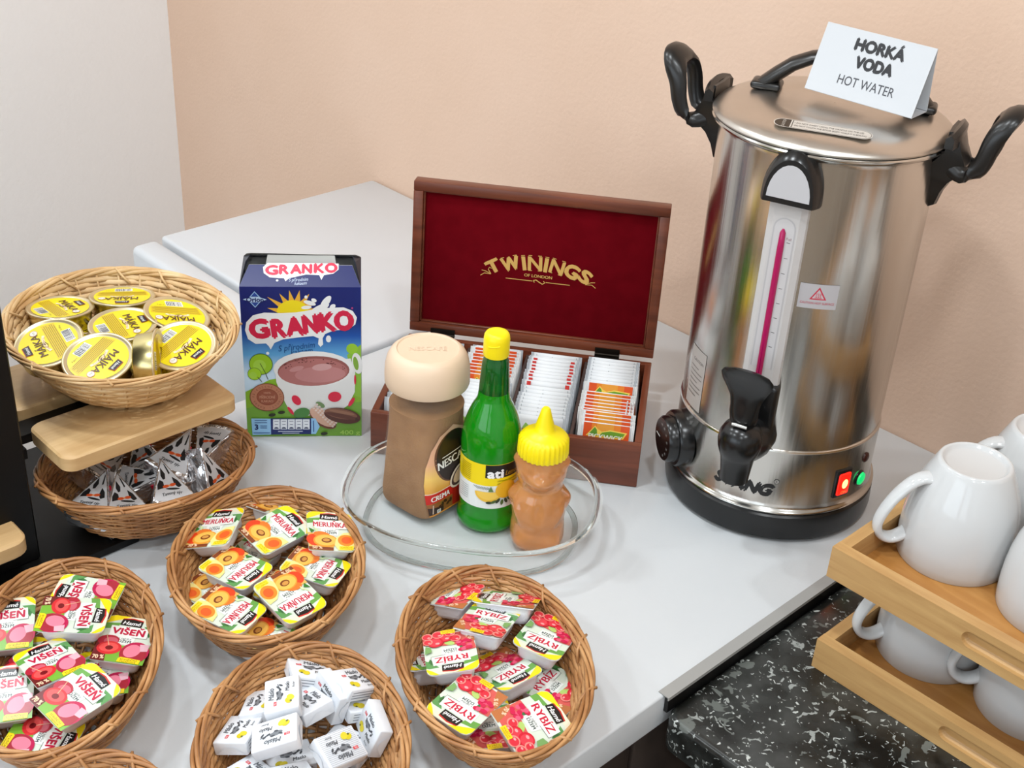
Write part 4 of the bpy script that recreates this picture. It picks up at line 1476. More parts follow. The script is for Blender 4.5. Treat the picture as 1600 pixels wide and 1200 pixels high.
def jprof(z):
    for a, b in zip(JP, JP[1:]):
        if a[2] <= z <= b[2]:
            k = (z - a[2]) / (b[2] - a[2])
            return a[0] + (b[0] - a[0]) * k, a[1] + (b[1] - a[1]) * k
    return JP[-1][:2]


j = MB()
j.rings([jring(*p) for p in JP], 'jarglass', cap0=True, cap1=True)
j.build('glass_body', J, auto=50)
j = MB()
cf = [(0.0365, 5.0, 0.0050), (0.0378, 5.2, 0.009)] + [(h - 0.0018, e, z) for h, e, z in JP[3:9]] + [(0.0392, 2.3, 0.130), (0.030, 2.1, 0.1325)]
j.rings([jring(*p) for p in cf], 'coffee', cap0=True, cap1=True)
j.build('coffee_powder', J, auto=50)
MB().lathe([(0.0395, 0.1545), (0.0450, 0.1548), (0.0458, 0.157), (0.0460, 0.166), (0.0455, 0.176), (0.0435, 0.185), (0.0400, 0.1915), (0.0360, 0.1950), (0.0335, 0.1955), (0.0325, 0.1943), (0.0310, 0.1942), (0.0002, 0.1946)], 'cream', 72).build('screw_lid', J)


def jsurf(u, v, h_):
    hh, e = jprof(v)
    q = min(abs(u) / hh, 0.999)
    return Vector((hh * (1 - q ** e) ** (1 / e) + 0.0004 + h_, u, v))


P = Print(jsurf, 0.00005, 0.004, rough=0.3)
pk = ramp_z('coffee_label', [(0.0, (226, 150, 50)), (0.3, (248, 206, 110)), (0.55, (232, 176, 138)), (1.0, (226, 180, 150))], 2, 0.3, 0.035, 0.11)
P.poly([(-0.0315, 0.010), (0.0315, 0.010), (0.0345, 0.030), (0.0350, 0.050), (0.0330, 0.072), (0.0275, 0.092), (0.018, 0.108), (0.0, 0.118), (-0.018, 0.108), (-0.0275, 0.092), (-0.0330, 0.072), (-0.0350, 0.050), (-0.0345, 0.030)], pk)
P.ell(0.002, 0.078, 0.0265, 0.0330, (112, 72, 48), 0.12, 32)
P.ell(0.0035, 0.078, 0.0255, 0.0322, (38, 26, 24), 0.12, 32)
P.poly([(-0.0345, 0.0265), (0.0345, 0.0265), (0.0350, 0.0385), (-0.0350, 0.0385)], (206, 36, 28))
P.poly([(-0.0348, 0.0385), (0.035, 0.0385), (0.035, 0.0395), (-0.0350, 0.0395)], (240, 226, 200))
P.poly([(-0.0322, 0.012), (0.0322, 0.012), (0.0345, 0.0262), (-0.0345, 0.0262)], (150, 92, 44))
P.poly([(-0.0322, 0.012), (-0.012, 0.012), (-0.012, 0.018), (-0.0335, 0.022)], (52, 28, 22))
P.poly([(0.002, 0.012), (0.0322, 0.012), (0.0345, 0.0385), (0.002, 0.0385)], (196, 34, 26))
for k in range(5):
    P.ell(-0.018 + 0.0042 * k, 0.019 + 0.0022 * (k % 3), 0.0030, 0.0019, (70, 36, 24), 0.7 + k)
P.line([(-0.028, 0.0135), (-0.0275, 0.0245)], 0.0014, (222, 196, 176))
P.rect(-0.0225, 0.0125, -0.0170, 0.0170, (226, 226, 222))
P.text('40', -0.0197, 0.0148, 0.0026, (30, 30, 30))
P.text('CREMA', -0.0165, 0.0325, 0.0068, (250, 246, 240), bold=0.045, width=0.0275, shear=0.05)
P.text('NESCAFÉ', 0.0035, 0.0740, 0.0105, (248, 248, 248), a=0.10, bold=0.04, width=0.0500)
P.line([(-0.0150, 0.0805), (0.0260, 0.0848)], 0.0011, (248, 248, 248))
P.ell(0.0120, 0.0485, 0.0170, 0.0115, (232, 216, 190), 0.75, 28)
P.ell(0.0122, 0.0485, 0.0145, 0.0090, (60, 34, 24), 0.75, 24)
P.ell(0.0135, 0.0500, 0.0130, 0.0072, (214, 184, 140), 0.75, 24)
P.build('front_label', J)
P = Print(lambda u, v, h_: Vector((u, v, 0.19455 + h_)), 0.0002)
P.text('NESCAFÉ', 0, 0, 0.0085, (230, 206, 180), a=PI / 4, width=0.040)
P.build('lid_emboss', J)

# ------------------------------------------------------------------ lemon juice bottle
LC = (-0.8385, 0.8175)
LB = thing('lemon_juice_bottle', 'green plastic lemon juice bottle with yellow cap and wrap label', 'bottle', (LC[0], LC[1], 0.0046), 0)
MB().lathe([(0.0005, 0.0), (0.026, 0.0), (0.0325, 0.002), (0.0348, 0.006), (0.0346, 0.011), (0.0325, 0.0165), (0.0318, 0.019), (0.0322, 0.024), (0.0324, 0.040), (0.0324, 0.090), (0.0328, 0.096), (0.0330, 0.104), (0.0322, 0.114), (0.0300, 0.125), (0.0265, 0.136), (0.0225, 0.1455), (0.0190, 0.152), (0.0172, 0.157), (0.0165, 0.165)], 'greenbottle', 64).build('bottle_body', LB)
MB().lathe([(0.0165, 0.165), (0.0158, 0.176), (0.0148, 0.190), (0.0140, 0.200), (0.0128, 0.2035), (0.0122, 0.208), (0.0122, 0.214)], 'greendark', 48).build('bottle_neck', LB)
MB().lathe([(0.0120, 0.2065), (0.0133, 0.2068), (0.0138, 0.209), (0.0138, 0.226), (0.0132, 0.230), (0.0115, 0.2328), (0.008, 0.2340), (0.0002, 0.2342)], 'yellow', 40).build('cap', LB)
MB().tube([(0.0138 * math.cos(R(a)), 0.0138 * math.sin(R(a)), 0.2215 + 0.00004 * (a + 62)) for a in range(-80, -29, 10)], 0.0008, 'yellow', 8).build('cap_tab', LB)


def lsurf(u, v, h_):
    a = R(-46) + u / 0.0325
    return Vector(((0.0327 + h_) * math.cos(a), (0.0327 + h_) * math.sin(a), v))


P = Print(lsurf, 0.00005, 0.003, rough=0.35)
L0, L1 = 0.034, 0.0905
P.rect(-0.062, L0, 0.062, L1, (236, 238, 236))
P.rect(-0.062, 0.0635, 0.062, L1, (246, 216, 0))
P.rect(-0.0035, 0.0735, 0.062, 0.0900, (18, 16, 16))
P.text('ati', 0.0075, 0.0795, 0.0112, (250, 250, 250), bold=0.06, width=0.0175)
P.text('Lemon', 0.0275, 0.0790, 0.0062, (196, 150, 40), shear=0.3, width=0.0180)
P.text('citronový koncentrát', 0.0230, 0.0700, 0.0026, (60, 50, 10), shear=0.2, width=0.026)
P.text('citrónový koncentrát', 0.0230, 0.0663, 0.0026, (60, 50, 10), shear=0.2, width=0.026)
for k in range(9):
    P.line([(-0.036, 0.086 - 0.0023 * k), (-0.020, 0.086 - 0.0023 * k)], 0.0006, (130, 112, 10))
P.ell(0.0010, 0.0555, 0.0150, 0.0125, (240, 190, 60), 0, 28, a0=PI, a1=2 * PI)
P.ell(0.0010, 0.0560, 0.0130, 0.0100, (246, 202, 84), 0, 28, a0=PI, a1=2 * PI)
P.ell(0.020, 0.058, 0.0120, 0.0110, (236, 178, 30), 0, 28)
for k in range(6):
    P.line([(-0.016 + 0.003 * k, 0.0625), (-0.010 + 0.003 * k, 0.0590)], 0.0006, (70, 84, 80))
P.poly([(0.0005, 0.0570), (0.0030, 0.0640), (0.0060, 0.0570)], (96, 128, 70))
for k in range(6):
    P.ell(0.002 + 0.0045 * k, 0.0425 + 0.0012 * (k % 3), 0.0036, 0.0017, (74, 98, 44) if k % 2 else (40, 52, 30), 0.5 * k)
for k in range(7):
    P.line([(-0.034, 0.0590 - 0.0026 * k), (-0.022, 0.0590 - 0.0026 * k)], 0.0006, (150, 156, 156))
P.build('wrap_label', LB)

# ------------------------------------------------------------------ honey bear
HB = thing('honey_bear_bottle', 'amber bear-shaped squeeze bottle of honey with yellow nozzle cap', 'bottle', (-0.7765, 0.8335, 0.0046), R(-47))
base_prof = [(0.0, 0.026), (0.002, 0.0295), (0.008, 0.0310), (0.020, 0.0305), (0.030, 0.0295), (0.040, 0.0305), (0.050, 0.0308), (0.060, 0.0290), (0.068, 0.0258), (0.073, 0.0243), (0.079, 0.0255), (0.087, 0.0280), (0.094, 0.0286), (0.101, 0.0272), (0.108, 0.0255), (0.114, 0.0240)]


def gauss(dx, s):
    return math.exp(-(dx / s) ** 2)


def bear_r(th, z):
    for (z0, r0), (z1, r1) in zip(base_prof, base_prof[1:]):
        if z0 <= z <= z1:
            r_ = r0 + (r1 - r0) * (z - z0) / (z1 - z0)
            break
    else:
        r_ = base_prof[-1][1]
    t_ = math.atan2(math.sin(th), math.cos(th))
    # x axis faces the viewer: feet, folded arms, muzzle, ears
    for sg in (-1, 1):
        r_ += 0.0050 * gauss(t_ - sg * 0.62, 0.40) * gauss(z - 0.012, 0.010)
        r_ += 0.0040 * gauss(t_ - sg * 0.95 + sg * (0.055 - z) * 14, 0.22) * gauss(z - 0.048, 0.014)
        r_ += 0.0030 * gauss(abs(t_) - 1.55, 0.30) * gauss(z - 0.058, 0.010)
        r_ += 0.0055 * gauss(t_ - sg * 1.45, 0.30) * gauss(z - 0.105, 0.007)
        r_ -= 0.0012 * gauss(t_ - sg * 0.45, 0.13) * gauss(z - 0.0965, 0.004)
    r_ += 0.0060 * gauss(t_, 0.42) * gauss(z - 0.0870, 0.0075)
    r_ += 0.0018 * gauss(t_, 0.16) * gauss(z - 0.0915, 0.003)
    r_ += 0.0030 * gauss(t_, 0.5) * gauss(z - 0.036, 0.012)
    r_ -= 0.0022 * gauss(t_, 0.10) * gauss(z - 0.052, 0.010)
    return r_


rg = []
NZ = 64
for k in range(NZ + 1):
    z = 0.114 * k / NZ
    rg.append([(bear_r(2 * PI * i / 72, z) * math.cos(2 * PI * i / 72), bear_r(2 * PI * i / 72, z) * math.sin(2 * PI * i / 72) * 0.96, z) for i in range(72)])
rg.append([(0.02 * math.cos(2 * PI * i / 72), 0.02 * math.sin(2 * PI * i / 72), 0.1150) for i in range(72)])
MB().rings(rg, 'honey', cap0=True, cap1=True).build('bear_body', HB, auto=80)
cp_ = MB()
rg = []
for r_, z in ((0.0236, 0.1105), (0.0262, 0.1108), (0.0268, 0.113), (0.0262, 0.129), (0.0240, 0.1325)):
    rg.append([((r_ + (0.0006 * (1 if i % 4 < 2 else -1) if z < 0.13 else 0)) * math.cos(2 * PI * i / 120), (r_ + (0.0006 * (1 if i % 4 < 2 else -1) if z < 0.13 else 0)) * math.sin(2 * PI * i / 120), z) for i in range(120)])
for r_, z in ((0.020, 0.1345), (0.0128, 0.1375), (0.0108, 0.1400), (0.0095, 0.146), (0.0062, 0.158), (0.0048, 0.1635), (0.0034, 0.1655), (0.0002, 0.1660)):
    rg.append([(r_ * math.cos(2 * PI * i / 120), r_ * math.sin(2 * PI * i / 120), z) for i in range(120)])
cp_.rings(rg, 'yellow')
cp_.build('nozzle_cap', HB, auto=40)
# ------------------------------------------------------------------ bamboo trays and mugs
def tray(label, x, y, z, n, L=0.40, D=0.292, H=0.0345, th=0.0125):
    T = thing('bamboo_tray', label, 'tray', (x, y, z), 0, 'bamboo trays stacked on the mugs')
    # front and back walls with a carved finger groove in the outer face
    for side in (0, 1):
        b = MB()
        y0, y1 = (0, th) if side == 0 else (D - th, D)
        yo, yi = (y0, y1) if side == 0 else (y1, y0)
        s = 1 if side == 0 else -1
        gx0, gx1, gz, gr = L / 2 - 0.062, L / 2 + 0.062, H * 0.53, 0.0082
        outline = [(gx1 - gr + gr * math.cos(R(a)), gz + gr * math.sin(R(a))) for a in range(-90, 91, 18)] + [(gx0 + gr + gr * math.cos(R(a)), gz + gr * math.sin(R(a))) for a in range(90, 271, 18)]
        n_ = len(outline)
        # outer face with a hole: bridge ring to rectangle
        rect = []
        for (px, pz) in outline:
            a = math.atan2((pz - gz), (px - L / 2) * H / L * 1.0)
            # project to rectangle boundary
            dx, dz = math.cos(a), math.sin(a)
            dx_, dz_ = (px - L / 2), (pz - gz)
            if abs(dz_) > gr * 0.99:
                rect.append((px, H if dz_ > 0 else 0))
            elif dx_ > 0:
                rect.append((L, gz + dz_ / gr * (H - gz if dz_ > 0 else gz)))
            else:
                rect.append((0, gz + dz_ / gr * (H - gz if dz_ > 0 else gz)))
        # make the corners exact
        for i, (px, pz) in enumerate(outline):
            if abs(abs(pz - gz) - gr) < 1e-6:
                rect[i] = (L if px > L / 2 else 0, H if pz > gz else 0)
        deep = 0.0062
        rings_ = [[(px, yo, pz) for px, pz in rect], [(px, yo, pz) for px, pz in outline], [(gx0 + (px - gx0) * 1.0 + (L / 2 - px) * 0.015, yo + s * deep * 0.55, gz + (pz - gz) * 0.93) for px, pz in outline], [(px + (L / 2 - px) * 0.04, yo + s * deep, gz + (pz - gz) * 0.55) for px, pz in outline]]
        if side == 0:
            b.rings(rings_, 'bamboo', cap1=True, smooth=False)
        else:
            b.rings([r[::-1] for r in rings_], 'bamboo', cap1=True, smooth=False)
        c = [(0, yo, 0), (L, yo, 0), (L, yo, H), (0, yo, H), (0, yi, 0), (L, yi, 0), (L, yi, H), (0, yi, H)]
        b.add(c, [(4, 7, 6, 5), (3, 2, 6, 7), (0, 4, 5, 1), (0, 3, 7, 4), (1, 5, 6, 2)], 'bamboo')
        b.build('grip_wall', T)
    for x0 in (0.0, L - th):
        MB().box(x0 + 0.0003, x0 + th - 0.0003, th, D - th, 0, H, 'bamboo_y').build('end_wall', T)
    MB().box(th - 0.003, L - th + 0.003, th - 0.003, D - th + 0.003, 0.0025, 0.0075, 'ply').build('tray_floor', T)
    return T


tray('lower bamboo tray with white mugs, standing on the granite worktop', -0.4668, 0.9163, GZ + 0.0003, 0)
tray('upper bamboo tray resting on the lower mugs', -0.4687, 0.9096, 0.1016, 1)

def make_mug():
    T = thing('mug', 'x', 'mug', group='white mugs standing upside down')
    # standing upside down: rim on the tray at z=0, foot at the top
    prof = [(0.0505, 0.0002), (0.0522, 0.0000), (0.0530, 0.0016), (0.0536, 0.010), (0.0540, 0.026), (0.0534, 0.042), (0.0518, 0.057), (0.0490, 0.071), (0.0450, 0.084), (0.0405, 0.0955), (0.0372, 0.1035), (0.0352, 0.1080), (0.0335, 0.1112), (0.0315, 0.1120), (0.0298, 0.1108), (0.0285, 0.1082), (0.0255, 0.1072), (0.0002, 0.1070)]
    KZ = 0.96
    prof = [(a, z * KZ) for a, z in prof]
    b = MB().lathe(prof, 'mug', 72)
    b.lathe([(0.0505, 0.0002), (0.0500, 0.004), (0.0502, 0.030), (0.0490, 0.050), (0.0468, 0.063), (0.0425, 0.079), (0.0370, 0.0905), (0.0300, 0.0965), (0.0002, 0.0985)], 'mug', 48)
    b.build('mug_body', T, auto=60)
    h = MB()
    pts = [(0.0330, 0, 0.0905), (0.0415, 0, 0.0910), (0.0480, 0, 0.0900), (0.0570, 0, 0.0835), (0.0660, 0, 0.0720), (0.0735, 0, 0.0580), (0.0785, 0, 0.0440), (0.0795, 0, 0.0330), (0.0760, 0, 0.0240), (0.0690, 0, 0.0195), (0.0620, 0, 0.0195), (0.0560, 0, 0.0225), (0.0510, 0, 0.0265), (0.0470, 0, 0.0300)]
    fine = []
    for i in range(len(pts) - 1):
        p0, p1, p2, p3 = (Vector(pts[max(i - 1, 0)]), Vector(pts[i]), Vector(pts[i + 1]), Vector(pts[min(i + 2, len(pts) - 1)]))
        for k in range(3):
            t_ = k / 3
            fine.append(0.5 * ((2 * p1) + (p2 - p0) * t_ + (2 * p0 - 5 * p1 + 4 * p2 - p3) * t_ ** 2 + (3 * p1 - p0 - 3 * p2 + p3) * t_ ** 3))
    fine.append(Vector(pts[-1]))
    for p in fine:
        p.z *= KZ
    nn = len(fine)
    rad = [0.0092 - 0.0012 * math.sin(PI * i / (nn - 1)) + 0.0018 * max(0, 1 - i / 5, 1 - (nn - 1 - i) / 5) for i in range(nn)]
    h.tube(fine, rad, 'mug', 14, flat=0.55, up=(0, 1, 0))
    h.build('handle', T, auto=80)
    return T


mug0 = make_mug()
MZ1, MZ0 = 0.1093, GZ + 0.0080
MUGS = [
    ('white mug on the upper tray with its whole handle in view', (-0.4055, 1.0260, MZ1), -131),
    ('white mug upside down behind the front left one on the upper tray', (-0.3880, 1.1350, MZ1), -140),
    ('white mug at the right picture edge of the upper tray', (-0.2965, 1.0220, MZ1), -30),
    ('white mug at the corner of the lower tray, top hidden above', (-0.4000, 1.0215, MZ0), -131),
    ('white mug at the right of the lower tray, handle overlapping its neighbour', (-0.2910, 1.0245, MZ0), -148),
    ('white mug at the back of the lower tray, almost hidden', (-0.3950, 1.1330, MZ0), 200),
    ('white mug at the back right of the upper tray', (-0.2760, 1.1330, MZ1), 20),
    ('white mug at the back right of the lower tray', (-0.2830, 1.1350, MZ0), 20),
]
for i, (lb_, loc, a) in enumerate(MUGS):
    if i == 0:
        mug0['label'] = lb_
        mug0.location = loc
        mug0.rotation_euler = (0, 0, R(a))
    else:
        copy_tree(mug0, lb_, loc, rz=R(a))

# ------------------------------------------------------------------ jam portions
JW, JHh, JDp = 0.047, 0.061, 0.0185


def rr(w, h, r, n=4, r2=None):
    out = []
    for cx, cy, a0, rc in ((w / 2, h / 2, 0, r), (-w / 2, h / 2, 90, r), (-w / 2, -h / 2, 180, r2 if r2 is not None else r), (w / 2, -h / 2, 270, r)):
        for k in range(n + 1):
            a = R(a0 + 90 * k / n)
            out.append((cx - math.copysign(rc, cx) + rc * math.cos(a), cy - math.copysign(rc, cy) + rc * math.sin(a)))
    return out


tubm = MB()
tub_prof = [(JW - 0.0075, JHh - 0.0075, 0.005, -0.0004), (JW - 0.009, JHh - 0.009, 0.005, -0.006), (JW - 0.011, JHh - 0.012, 0.006, -0.014), (JW - 0.014, JHh - 0.015, 0.006, -0.0178), (JW - 0.018, JHh - 0.019, 0.005, -0.0185)]
tubm.rings([[(x, y, z) for x, y in rr(w, h, r)] for w, h, r, z in tub_prof][::-1], 'whiteplastic', cap0=True)
fl_ = rr(JW, JHh, 0.007, r2=0.0015)
tubm.rings([[(x, y, -0.0011) for x, y in fl_], [(x, y, -0.0002) for x, y in fl_]], 'whiteplastic', cap0=True, smooth=False)
TUB = tubm.mesh('tub')
FILM = {}


def lid_film(kind):
    def fn(u, v, h_):
        return Vector((u, v, h_ - 0.0001))
    P = Print(fn, 0.00003, 0, rough=0.28)
    Wd, Hd = JW / 2, JHh / 2
    P.poly(fl_, (214, 224, 208))
    # green leafy ground
    P.poly([(-Wd, Hd * 0.62), (-Wd * 0.4, Hd * 0.70), (-Wd * 0.5, Hd * 0.45), (-Wd, Hd * 0.36)], (104, 160, 72))
    P.poly([(Wd * 0.5, Hd * 0.66), (Wd, Hd * 0.66), (Wd, Hd * 0.25), (Wd * 0.74, Hd * 0.42)], (92, 150, 84))
    P.poly([(Wd * 0.62, Hd * 0.6), (Wd * 0.9, Hd * 0.36), (Wd * 0.82, Hd * 0.2), (Wd * 0.66, Hd * 0.4)], (60, 122, 60))
    # yellow / cream border at the head
    top = [(x, y) for x, y in fl_ if y > Hd * 0.75]
    P.poly([(-Wd, Hd * 0.62)] + [(-Wd, Hd - 0.007)] + [(-Wd + 0.0025, Hd - 0.002), (-Wd + 0.007, Hd), (Wd - 0.007, Hd), (Wd - 0.0025, Hd - 0.002), (Wd, Hd - 0.007), (Wd, Hd * 0.62), (Wd * 0.6, Hd * 0.78), (-Wd * 0.6, Hd * 0.78)], (232, 226, 200))
    P.poly([(-Wd, Hd * 0.60), (-Wd, Hd - 0.007), (-Wd + 0.0025, Hd - 0.002), (-Wd + 0.007, Hd), (-Wd * 0.1, Hd), (-Wd * 0.45, Hd * 0.84)], (246, 220, 20))
    P.poly([(Wd * 0.55, Hd), (Wd - 0.007, Hd), (Wd - 0.0025, Hd - 0.002), (Wd, Hd - 0.007), (Wd, Hd * 0.66), (Wd * 0.78, Hd * 0.8)], (246, 220, 20))
    P.poly([(-Wd * 0.42, Hd * 0.80), (-Wd * 0.38, Hd * 0.90), (0.0, Hd * 0.945), (Wd * 0.42, Hd * 0.89), (Wd * 0.40, Hd * 0.80)], (196, 40, 34))
    P.poly([(-Wd * 0.43, Hd * 0.60), (-Wd * 0.40, Hd * 0.86), (0.0, Hd * 0.90), (Wd * 0.42, Hd * 0.84), (Wd * 0.40, Hd * 0.58)], (20, 18, 18))
    P.text('Hamé', 0.0, Hd * 0.725, 0.0050, (246, 246, 246), bold=0.03, shear=0.25, width=0.0165)
    # white plank panel
    P.poly([(-Wd * 0.72, Hd * 0.54), (Wd * 0.72, Hd * 0.56), (Wd * 0.76, Hd * 0.14), (-Wd * 0.70, Hd * 0.10)], (238, 240, 234))
    P.poly([(-Wd * 0.42, Hd * 0.12), (Wd * 0.36, Hd * 0.12), (Wd * 0.30, -Hd * 0.22), (-Wd * 0.36, -Hd * 0.24)], (234, 238, 232))
    P.line([(Wd * 0.2, Hd * 0.10), (Wd * 0.76, Hd * 0.12), (Wd * 0.80, Hd * 0.5)], 0.0004, (60, 60, 60))
    P.text('s jablky', -Wd * 0.02, Hd * 0.03, 0.0022, (50, 60, 60), width=0.0115)
    P.text('DŽEM', 0, -Hd * 0.09, 0.0036, (36, 58, 60), bold=0.03, width=0.0115)
    if kind == 'cherry':
        P.text('VIŠEŇ', 0.0, Hd * 0.335, 0.0082, (190, 18, 62), bold=0.05, width=0.0300)
        P.poly([(-Wd, -Hd * 0.30), (-Wd * 0.4, -Hd * 0.30), (Wd, -Hd * 0.20), (Wd, -Hd * 0.99), (-Wd, -Hd * 0.99)], (120, 176, 56))
        P.poly([(-Wd, -Hd * 0.10), (-Wd * 0.55, -Hd * 0.4), (-Wd * 0.45, -Hd), (-Wd, -Hd)], (110, 30, 30))
        P.ell(-Wd * 0.60, -Hd * 0.12, 0.0095, 0.0068, (178, 34, 56), 0.2)
        P.ell(-Wd * 0.50, -Hd * 0.14, 0.0062, 0.0048, (206, 96, 112), 0.2)
        P.ell(-Wd * 0.46, -Hd * 0.44, 0.0110, 0.0085, (214, 42, 48), 0.2)
        P.ell(-Wd * 0.48, -Hd * 0.42, 0.0085, 0.0060, (236, 84, 82), 0.2)
        P.ell(-Wd * 0.46, -Hd * 0.44, 0.0034, 0.0028, (120, 14, 22), 0.2)
        P.line([(-Wd * 0.74, Hd * 0.10), (-Wd * 0.5, -Hd * 0.35)], 0.0007, (224, 176, 140))
        P.ell(Wd * 0.52, -Hd * 0.52, 0.0125, 0.0142, (190, 22, 78), -0.35, 24)
        P.ell(Wd * 0.50, -Hd * 0.58, 0.0118, 0.0120, (166, 36, 54), -0.35, 24)
        P.ell(Wd * 0.42, -Hd * 0.46, 0.0070, 0.0088, (232, 130, 152), -0.45, 20)
        P.poly([(Wd * 0.62, -Hd * 0.15), (Wd * 0.98, -Hd * 0.12), (Wd * 0.98, -Hd * 0.40), (Wd * 0.72, -Hd * 0.44)], (226, 178, 190))
        P.text('70 %', -Wd * 0.72, -Hd * 0.86, 0.0050, (236, 204, 170), bold=0.05, a=0.1, width=0.0100)
        P.poly([(Wd * 0.02, -Hd * 0.82), (Wd * 0.10, -Hd * 0.76), (Wd * 0.86, -Hd * 0.80), (Wd * 0.84, -Hd * 0.98), (Wd * 0.0, -Hd * 0.97)], (246, 214, 24))
        P.text('tradiční', Wd * 0.42, -Hd * 0.845, 0.0026, (90, 70, 10), width=0.0150)
        P.text('receptura', Wd * 0.42, -Hd * 0.925, 0.0018, (90, 70, 10), width=0.0140)
    elif kind == 'apricot':
        P.text('MERUŇKA', 0.0, Hd * 0.335, 0.0080, (198, 40, 70), bold=0.03, width=0.0350)
        P.poly([(-Wd, -Hd * 0.12), (-Wd * 0.2, -Hd * 0.2), (Wd * 0.2, -Hd * 0.5), (0, -Hd), (-Wd, -Hd)], (222, 178, 96))
        P.rect(-Wd, -Hd * 0.99, Wd * 0.05, -Hd * 0.84, (128, 62, 34))
        P.text('50 %', -Wd * 0.64, -Hd * 0.865, 0.0044, (232, 196, 160), bold=0.05, width=0.0100)
        P.ell(-Wd * 0.74, -Hd * 0.50, 0.0080, 0.0090, (222, 66, 28), 0.2)
        P.ell(-Wd * 0.40, -Hd * 0.22, 0.0085, 0.0050, (232, 120, 44), -0.2)
        P.ell(-Wd * 0.26, -Hd * 0.52, 0.0125, 0.0100, (228, 152, 52), 0.1, 24)
        P.ell(-Wd * 0.26, -Hd * 0.50, 0.0108, 0.0082, (244, 186, 84), 0.1, 24)
        P.ell(-Wd * 0.22, -Hd * 0.50, 0.0052, 0.0038, (120, 62, 24), 0.1)
        P.ell(-Wd * 0.23, -Hd * 0.485, 0.0036, 0.0024, (206, 146, 70), 0.1)
        P.poly([(Wd * 0.95, -Hd * 0.02), (Wd * 0.98, -Hd * 0.75), (Wd * 0.8, -Hd * 0.97), (Wd * 0.25, -Hd * 0.97), (Wd * 0.10, -Hd * 0.72), (Wd * 0.22, -Hd * 0.34), (Wd * 0.55, -Hd * 0.08)], (240, 222, 140))
        P.ell(Wd * 0.62, -Hd * 0.46, 0.0082, 0.0090, (236, 138, 44), -0.5, 20)
        P.ell(Wd * 0.64, -Hd * 0.45, 0.0050, 0.0058, (228, 94, 38), -0.5, 16)
        P.poly([(Wd * 0.30, -Hd * 0.78), (Wd * 0.92, -Hd * 0.72), (Wd * 0.90, -Hd * 0.93), (Wd * 0.30, -Hd * 0.95)], (250, 222, 40))
        P.text('tradiční', Wd * 0.60, -Hd * 0.80, 0.0024, (150, 110, 10), width=0.0120)
        P.text('receptura', Wd * 0.60, -Hd * 0.88, 0.0018, (150, 110, 10), width=0.0115)
        P.poly([(-Wd * 0.95, Hd * 0.10), (-Wd * 0.7, -Hd * 0.02), (-Wd * 0.85, -Hd * 0.16)], (48, 118, 40))
        P.poly([(-Wd * 0.80, Hd * 0.20), (-Wd * 0.55, Hd * 0.02), (-Wd * 0.6, -Hd * 0.12)], (206, 226, 170))
    else:
        P.text('RYBÍZ', 0.0, Hd * 0.335, 0.0082, (200, 20, 60), bold=0.035, width=0.0300)
        rnd = random.Random(5)
        P.poly([(-Wd, Hd * 0.02), (-Wd * 0.62, Hd * 0.06), (-Wd * 0.3, -Hd * 0.3), (Wd * 0.4, -Hd * 0.35), (Wd, -Hd * 0.5), (Wd, -Hd * 0.97), (-Wd * 0.9, -Hd * 0.9)], (212, 90, 84))
        P.poly([(-Wd, -Hd * 0.35), (-Wd * 0.80, -Hd * 0.42), (-Wd * 0.50, -Hd * 0.98), (-Wd, -Hd * 0.99)], (186, 112, 64))
        P.text('70 %', -Wd * 0.80, -Hd * 0.58, 0.0040, (240, 200, 170), a=-1.0, bold=0.05, width=0.0090)
        P.ell(-Wd * 0.02, -Hd * 0.42, 0.0050, 0.0030, (176, 204, 110), -0.5)
        P.poly([(-Wd * 0.55, -Hd * 0.10), (-Wd * 0.36, -Hd * 0.04), (-Wd * 0.42, -Hd * 0.22)], (60, 116, 70))
        for k in range(17):
            x, y = -Wd * 0.78 + rnd.uniform(0, Wd * 0.42), Hd * 0.05 - rnd.uniform(0, Hd * 0.48)
            P.ell(x, y, 0.0024, 0.0024, (206, 26, 76) if k % 3 else (234, 88, 120), n=10)
        for x, y, r_, ring in ((-0.28, -0.60, 0.0052, 1), (0.12, -0.70, 0.0068, 0), (0.52, -0.52, 0.0074, 0), (0.38, -0.88, 0.0056, 1), (0.80, -0.84, 0.0050, 1), (-0.10, -0.86, 0.0050, 1), (0.80, -0.56, 0.0044, 1)):
            P.ell(Wd * x, Hd * y, r_, r_, (240, 140, 130) if ring else (206, 24, 48), n=16)
            P.ell(Wd * x + 0.0004, Hd * y, r_ * 0.78, r_ * 0.78, (214, 44, 62) if ring else (226, 58, 74), n=14)
            P.ell(Wd * x - r_ * 0.25, Hd * y + r_ * 0.3, r_ * 0.28, r_ * 0.2, (246, 160, 160), n=8)
        P.poly([(Wd * 0.70, -Hd * 0.06), (Wd * 0.98, Hd * 0.02), (Wd * 0.92, -Hd * 0.36), (Wd * 0.72, -Hd * 0.28)], (120, 164, 96))
        P.poly([(-Wd * 0.30, -Hd * 0.84), (Wd * 0.26, -Hd * 0.86), (Wd * 0.26, -Hd * 1.04), (-Wd * 0.30, -Hd * 1.04)], (250, 212, 30))
        P.text('tradiční', -Wd * 0.02, -Hd * 0.91, 0.0024, (150, 110, 10), width=0.0105)
        P.text('receptura', -Wd * 0.02, -Hd * 0.98, 0.0018, (150, 110, 10), width=0.0105)
    return P.mb.mesh('printed_film')


KIND = {'cherry': ('cherry', 'cherry jam portions'), 'apricot': ('apricot', 'apricot jam portions'), 'currant': ('redcurrant', 'redcurrant jam portions')}


